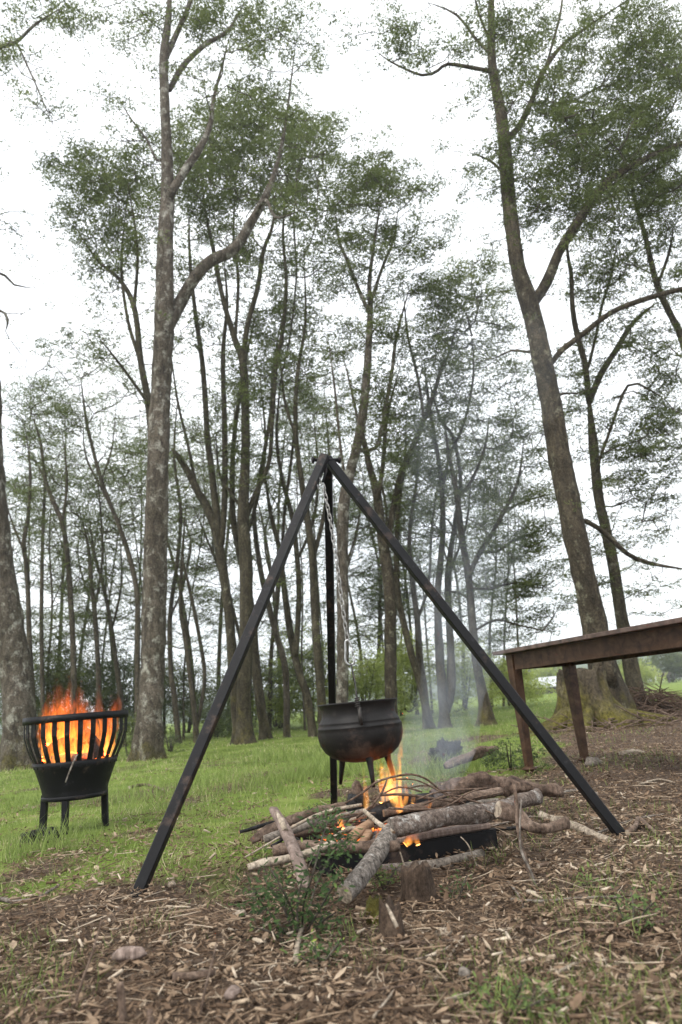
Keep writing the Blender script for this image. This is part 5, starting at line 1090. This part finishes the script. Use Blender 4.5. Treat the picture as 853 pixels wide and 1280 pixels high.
for (lb, cp, rx, ry, rz, mt, sd_) in (('smooth oval pale chunk of wood in the litter', (162, 1210), .032, .015, .013, 'weathered', 2), ('angular pale wood chip near the broken stump', (556, 1176), .018, .012, .008, 'stick_pale', 3), ('pale bark chip close to the bottom edge', (292, 1252), .014, .024, .007, 'weathered', 4), ('grey bark chip by the feathery herb', (582, 1225), .010, .018, .006, 'stick_grey', 5), ('whitish chip lying below the grass edge', (300, 1150), .016, .02, .007, 'stick_pale', 6), ('white stone-like chip beyond the rear table foot', (790, 944), .07, .04, .02, 'stick_pale', 7), ('small whitish stone under the tripod left leg', (215, 1113), .012, .012, .008, 'stick_pale', 8), ('rounded grey stone at the rear table foot', (742, 957), .045, .04, .03, 'stick_grey', 9)):
    lump('wood_chip' if 'chip' in lb or 'chunk' in lb else 'stone', lb.replace('tripod left leg', 'slanting tripod leg'), 'wood chip' if 'chip' in lb or 'chunk' in lb else 'stone', cp, rx * 1.15, ry * 1.15, rz * 1.2, mt, sd_, 5, .22, zoff=.6 if rz > .015 else 1.7)

# ================================================================== UNDERGROWTH AND FAR EDGE OF THE GROVE
bushes = [('bright spring-green bush showing between cauldron and grey trunk', 22, 455, 885, 34, 80, 'leaf_bright', .5), ('yellow-green bush glowing behind the twin trunks', 24, 512, 884, 40, 110, 'leaf_bright', .45), ('pale green rounded bush behind the tiered tree', 26, 640, 878, 40, 70, 'leaf_bright', .55), ('spring-green bush between twin trunks and tiered tree', 23, 580, 882, 26, 90, 'leaf_bright', .4),
          ('green bush low between the leaning trunks', 23, 345, 905, 26, 50, 'leaf_bright', .3), ('dark holly-like bush behind the straight mossy trunk', 19, 272, 918, 28, 60, 'leaf_dark', .6), ('tall dark thicket beyond the fire basket', 20, 80, 916, 44, 150, 'leaf', .35), ('shadowy thicket between basket and lichen-spotted trunk', 21, 140, 914, 40, 140, 'leaf_dark', .5), ('dim thicket seen past the slanting tripod leg', 22, 232, 912, 40, 100, 'leaf', .5),
          ('dusky bush far behind the narrow dark trunk', 24, 318, 906, 36, 100, 'leaf', .6), ('shaded green thicket behind the rear tripod leg', 23, 395, 900, 44, 120, 'leaf_bright', .2), ('dull green bush against the photo-edge trunk', 20, 20, 925, 40, 110, 'leaf_dark', .55)]
for lb, yd, cx, by, rx, hh, lf, t0 in bushes: bush(lb, yd, cx, by, rx, hh, 1.5 if lf != 'leaf_bright' else 1.6, lf, t0, lumps=6, group='undergrowth between the trunks')
# distant trees across the pasture
def far_tree(label, yd, cx, by, rx, hh, leaf, t0): return bush(label, yd, cx, by, rx, hh, 2.4, leaf, t0, 'far_tree', 2.4, 'tree', 'trees across the pasture', lumps=8)
for a in (('rounded yellow-green tree by the cows', 70, 797, 856, 20, 40, 'leaf_bright', .5), ('dark evergreen beyond the second trunk, farthest along', 90, 838, 852, 26, 46, 'leaf', .3), ('hazy green tree behind the shed roof', 110, 668, 864, 28, 36, 'leaf', .6), ('light green tree beside the shed', 100, 702, 862, 26, 34, 'leaf_bright', .3), ('soft green tree seen under the table apron', 95, 770, 858, 24, 40, 'leaf', .75), ('pale willow-like tree beyond the table legs', 90, 722, 860, 20, 26, 'leaf_bright', .4), ('bright bush at the edge of the pasture', 60, 640, 874, 20, 34, 'leaf_bright', .4)): far_tree(*a)
def shed():
    c = at(690, 869, 85); z = g1(c.x, c.y); c.z = z; k = 85 / F; root = thing('farm_shed', 'low farm shed with a pale metal roof across the pasture', 'shed', c); w_, d_, h_ = 46 * k, 6, 8 * k
    m1 = wood('shed_boards', (.03, .025, .02), (.06, .05, .042), (.10, .085, .07)); m2 = metal('shed_roof', (.55, .56, .58), .5, .2, .3)
    b = MB(); b.box(c + Vector((0, 0, h_ / 2)), (w_, d_, h_)); b.build('wall', m1, root)
    b = MB(); V = [c + Vector((sx * (w_ / 2 + .4), sy * (d_ / 2 + .4), h_ - .1 + (0 if sy else 1.1))) for sx in (-1, 1) for sy in (-1, 0, 1)]; V += [v + Vector((0, 0, .12)) for v in V]
    b.add(V, [(0, 1, 4, 3), (1, 2, 5, 4), (6, 9, 10, 7), (7, 10, 11, 8), (0, 3, 9, 6), (2, 8, 11, 5), (0, 6, 7, 1), (1, 7, 8, 2), (3, 4, 10, 9), (4, 5, 11, 10)], 0, False); b.build('roof', m2, root)
shed()
def cow(label, px, py, yd, mat, face):
    c = at(px, py, yd); c.z = g1(c.x, c.y); root = thing('cow', label, 'cow', c)
    me = bpy.data.meshes.new('body'); V = [(0, 0, 1.0), (.55, 0, 1.05), (-.55, 0, 1.02), (.85, 0, 1.1), (1.05, 0, .75), (1.2, 0, .45), (1.32, 0, .22)]; E = [(0, 1), (0, 2), (1, 3), (3, 4), (4, 5), (5, 6)]; R = [.34, .33, .34, .22, .15, .14, .07]
    for sx in (.5, -.6):
        for sy in (-.17, .17):
            k = len(V); src = 1 if sx > 0 else 2; V += [(sx, sy, .72), (sx + (.03 if sx > 0 else -.08), sy, .38), (sx, sy, .02)]; E += [(src, k), (k, k + 1), (k + 1, k + 2)]; R += [.14, .07, .06]
    k = len(V); V += [(-.88, 0, 1.05), (-.93, 0, .5)]; E += [(2, k), (k, k + 1)]; R += [.05, .03]
    for sy in (-.16, .16): k = len(V); V.append((1.0, sy, .86)); E.append((4, k)); R.append(.04)
    me.from_pydata([(v[0] * face, v[1], v[2]) for v in V], E, []); o = bpy.data.objects.new('body', me); COL.objects.link(o); o.parent = root
    o.modifiers.new('skin', 'SKIN'); 
    for i, sv in enumerate(me.skin_vertices[0].data): sv.radius = (R[i], R[i])
    me.skin_vertices[0].data[0].use_root = True
    o.modifiers.new('sub', 'SUBSURF').levels = 1; o.modifiers['sub'].render_levels = 1; me.materials.append(mat)
def coat(name, c1, c2):
    m, N, L, P = new_mat(name); a = nnoise(N, L, mapped(N, L), 2.2, 3); c = ramp(N, [(.45, c1), (.56, c2)]); L.new(a.outputs['Fac'], c.inputs['Fac']); L.new(c.outputs['Color'], P.inputs['Base Color']); return m
cow('rust-brown and white cow grazing across the pasture', 813, 862, 95, coat('cow_coat', (.22, .09, .045), (.45, .36, .30)), -1)
cow('dark black-brown cow grazing across the pasture', 833, 860, 88, coat('dark_coat', (.03, .022, .018), (.05, .04, .033)), 1)

# ================================================================== FLAMES AND SMOKE
def flame_mat(name, k, alen, hot, mid, cool, nr=(.42, .68)):
    """burning gas: glow that thins upwards and breaks into streaks, in the flame's own coordinates (z 0..1)"""
    m = bpy.data.materials.new(name); m.use_nodes = True; N, L = m.node_tree.nodes, m.node_tree.links; N.clear()
    out = N.new('ShaderNodeOutputMaterial'); t = N.new('ShaderNodeTexCoord'); oi = N.new('ShaderNodeObjectInfo')
    sx = N.new('ShaderNodeSeparateXYZ'); L.new(t.outputs['Generated'], sx.inputs[0])
    mp = N.new('ShaderNodeMapping'); mp.inputs['Scale'].default_value = (1, 1, .28); L.new(t.outputs['Object'], mp.inputs['Vector'])
    mu = N.new('ShaderNodeMath'); mu.operation = 'MULTIPLY'; mu.inputs[1].default_value = 50; L.new(oi.outputs['Random'], mu.inputs[0]); L.new(mu.outputs[0], mp.inputs['Location'])
    n = nnoise(N, L, mp.outputs['Vector'], 46, 4, .6, 1.2); r = ramp(N, [(nr[0], (.0,) * 3), (nr[1], (1,) * 3)]); L.new(n.outputs['Fac'], r.inputs['Fac'])
    fz = ramp(N, [(0, (.6,) * 3), (.18, (1,) * 3), (.5, (.42,) * 3), (.8, (.12,) * 3), (1, (.0,) * 3)]); L.new(sx.outputs['Z'], fz.inputs['Fac'])
    c = ramp(N, [(0, hot), (.35, mid), (.8, cool)]); L.new(sx.outputs['Z'], c.inputs['Fac'])
    p = N.new('ShaderNodeMath'); p.operation = 'MULTIPLY'; L.new(r.outputs['Color'], p.inputs[0]); L.new(fz.outputs['Color'], p.inputs[1])
    q = N.new('ShaderNodeMath'); q.operation = 'MULTIPLY'; q.inputs[1].default_value = k; L.new(p.outputs[0], q.inputs[0])
    q2 = N.new('ShaderNodeMath'); q2.operation = 'MULTIPLY'; q2.inputs[1].default_value = alen; L.new(p.outputs[0], q2.inputs[0])
    em = N.new('ShaderNodeEmission'); L.new(c.outputs['Color'], em.inputs['Color']); L.new(q.outputs[0], em.inputs['Strength'])
    ab = N.new('ShaderNodeVolumeAbsorption'); ab.inputs['Color'].default_value = (1, .35, .12, 1); L.new(q2.outputs[0], ab.inputs['Density'])
    ad = N.new('ShaderNodeAddShader'); L.new(em.outputs[0], ad.inputs[0]); L.new(ab.outputs[0], ad.inputs[1]); L.new(ad.outputs[0], out.inputs['Volume']); return m
M_['flame'] = flame_mat('flame', 60, 14, (1, .50, .12), (1, .34, .05), (1, .18, .02))
M_['flame_basket'] = flame_mat('basket_flame', 34, 13, (1, .46, .09), (1, .24, .03), (1, .15, .025), (.47, .64))
def tongue(root, P, R, mat, seed, flat=.6):
    C = cat_rom([(Vector(p), r) for p, r in zip(P, R)], .015); b = MB()
    b.tube([c[0] + Vector((mnoise.noise(c[0] * 14 + Vector((seed, 0, 0))), mnoise.noise(c[0] * 14 + Vector((0, seed, 0))), 0)) * c[1] * .5 for c in C], [max(.0015, c[1]) for c in C], 14, True, bump=.35, bfreq=22, lobes=lambda i, th: .14 * math.sin(2 * th + i * .15 + seed), seed=seed)
    return b.build('flame', M_[mat], root, C[0][0])
def fpx(pts, yd): return [at(px, py, yd) for px, py, _ in pts], [mpx(w_ * .5, at(px, py, yd)) for px, py, w_ in pts]
fr_ = thing('campfire_flames', 'orange and yellow flames licking up beneath the cauldron', 'flames', at(495, 1010, 2.55))
for i, (yd, pts) in enumerate(((2.56, [(496, 1010, 16), (492, 992, 20), (484, 972, 18), (474, 956, 16), (466, 942, 12), (462, 928, 3)]), (2.60, [(488, 1008, 14), (489, 990, 20), (490, 970, 14), (487, 950, 10), (489, 936, 6), (492, 924, 2)]), (2.5, [(458, 1012, 8), (457, 998, 10), (456, 980, 8), (455, 962, 5), (456, 950, 2)]),
                                 (2.62, [(498, 1002, 10), (500, 985, 9), (499, 962, 8), (501, 935, 8), (505, 910, 6), (503, 892, 2)]), (2.55, [(505, 1008, 10), (508, 994, 9), (507, 980, 6), (509, 972, 2)]), (2.52, [(516, 1004, 6), (517, 992, 6), (516, 980, 2)]), (2.42, [(428, 1036, 9), (426, 1028, 12), (424, 1018, 9), (426, 1011, 2)]),
                                 (2.32, [(508, 1056, 10), (514, 1050, 15), (520, 1044, 12), (526, 1038, 3)]), (2.30, [(523, 1056, 8), (520, 1049, 10), (514, 1042, 3)]), (2.45, [(500, 1016, 10), (498, 1010, 14), (502, 1002, 10), (500, 996, 3)]), (2.36, [(472, 1052, 8), (474, 1042, 9), (472, 1030, 2)]), (2.58, [(478, 1004, 12), (480, 990, 14), (476, 974, 9), (478, 960, 3)]), (2.50, [(536, 1010, 6), (538, 1004, 8), (536, 998, 2)]))):
    P, R = fpx(pts, yd); R = [q * .74 for q in R]; tongue(fr_, P, R, 'flame', i * 3.7 + 1)
bf_ = thing('basket_flames', 'tall orange flames rising out of the fire basket', 'flames', BC + Vector((0, 0, .35)))
for i, (yd, pts) in enumerate(((3.86, [(72, 950, 24), (70, 925, 30), (72, 900, 28), (76, 880, 22), (74, 862, 14), (70, 850, 3)]), (3.84, [(96, 950, 26), (98, 925, 28), (100, 900, 26), (104, 882, 20), (99, 862, 10), (101, 852, 3)]), (3.80, [(84, 950, 24), (86, 930, 26), (90, 905, 22), (88, 885, 12), (84, 870, 3)]), (3.9, [(116, 950, 22), (114, 930, 20), (112, 905, 16), (116, 888, 9), (113, 878, 2)]),
                                 (3.78, [(58, 952, 16), (60, 935, 18), (56, 918, 10), (58, 905, 2)]), (3.9, [(130, 944, 14), (134, 925, 16), (138, 900, 16), (142, 885, 12), (139, 870, 4)]), (3.74, [(76, 956, 20), (80, 940, 24), (78, 922, 14), (81, 908, 3)]), (3.78, [(106, 946, 16), (105, 934, 20), (108, 920, 12), (106, 908, 3)]), (3.95, [(88, 945, 26), (82, 905, 26), (84, 880, 18), (88, 862, 10), (86, 846, 3)]), (3.92, [(136, 945, 10), (139, 920, 14), (142, 898, 14), (148, 880, 9), (146, 862, 2)]), (4.0, [(124, 940, 22), (122, 910, 20), (126, 890, 14), (122, 870, 8), (125, 858, 2)]), (3.92, [(56, 945, 12), (53, 922, 14), (52, 902, 12), (50, 888, 2)]), (3.92, [(64, 930, 20), (62, 900, 22), (64, 880, 16), (60, 862, 3)]), (3.84, [(124, 944, 12), (124, 930, 14), (126, 916, 6), (126, 908, 2)]))):
    P, R = fpx(pts, yd); R = [q * .95 for q in R]; tongue(bf_, P, R, 'flame_basket', i * 5.3 + 2)
def smoke_mat():
    m = bpy.data.materials.new('smoke'); m.use_nodes = True; N, L = m.node_tree.nodes, m.node_tree.links; N.clear(); out = N.new('ShaderNodeOutputMaterial'); t = N.new('ShaderNodeTexCoord')
    n = nnoise(N, L, None, 5.5, 5, .6, 1.4); mp = N.new('ShaderNodeMapping'); mp.inputs['Scale'].default_value = (1, 1, .45); L.new(t.outputs['Object'], mp.inputs['Vector']); L.new(mp.outputs[0], n.inputs['Vector'])
    r = ramp(N, [(.40, (.0,) * 3), (.72, (1,) * 3)]); L.new(n.outputs['Fac'], r.inputs['Fac']); sx = N.new('ShaderNodeSeparateXYZ'); L.new(t.outputs['Generated'], sx.inputs[0])
    fz = ramp(N, [(0, (.5,) * 3), (.05, (1,) * 3), (.16, (.40,) * 3), (.40, (.10,) * 3), (.8, (.045,) * 3), (1, (.0,) * 3)]); L.new(sx.outputs['Z'], fz.inputs['Fac'])
    a = N.new('ShaderNodeMath'); a.operation = 'MULTIPLY'; L.new(r.outputs['Color'], a.inputs[0]); L.new(fz.outputs['Color'], a.inputs[1]); q = N.new('ShaderNodeMath'); q.operation = 'MULTIPLY'; q.inputs[1].default_value = 2.1; L.new(a.outputs[0], q.inputs[0])
    v = N.new('ShaderNodeVolumePrincipled'); v.inputs['Color'].default_value = (.78, .86, .97, 1); v.inputs['Anisotropy'].default_value = .2; L.new(q.outputs[0], v.inputs['Density']); L.new(v.outputs[0], out.inputs['Volume']); return m
M_['smoke'] = smoke_mat()
P, R = [], []
for (px, py, yd, wpx) in ((500, 1005, 2.6, 50), (515, 985, 2.7, 70), (530, 955, 2.9, 90), (548, 915, 3.1, 95), (562, 860, 3.3, 90), (572, 790, 3.5, 110), (578, 700, 3.7, 140), (585, 600, 3.9, 170), (600, 480, 4.1, 200), (610, 380, 4.3, 160)):
    p = at(px, py, yd); P.append(p); R.append(mpx(wpx * .5, p))
C = cat_rom(list(zip(P, R)), .12); b = MB(); b.tube([c[0] for c in C], [c[1] for c in C], 20, True, bump=.3, bfreq=2.5)
tag(b.build('smoke', M_['smoke'], None, P[0]), 'thin bluish smoke drifting up from the campfire', 'smoke', kind='stuff')

# ------------------------------------------------------------------ thin haze added to veil and lighten the trees like sky glare
HZ = 0.0011
if HZ:
    m = bpy.data.materials.new('air'); m.use_nodes = True; N, L = m.node_tree.nodes, m.node_tree.links; N.clear(); out = N.new('ShaderNodeOutputMaterial')
    v = N.new('ShaderNodeVolumePrincipled'); v.inputs['Color'].default_value = (.90, .94, 1, 1); v.inputs['Density'].default_value = HZ; v.inputs['Anisotropy'].default_value = .3; L.new(v.outputs[0], out.inputs['Volume'])
    b = MB(); b.box(Vector((0, 275, 16.5)), (900, 590, 39)); tag(b.build('haze', m), 'thin added haze veiling and lightening the trees', 'haze', kind='stuff')
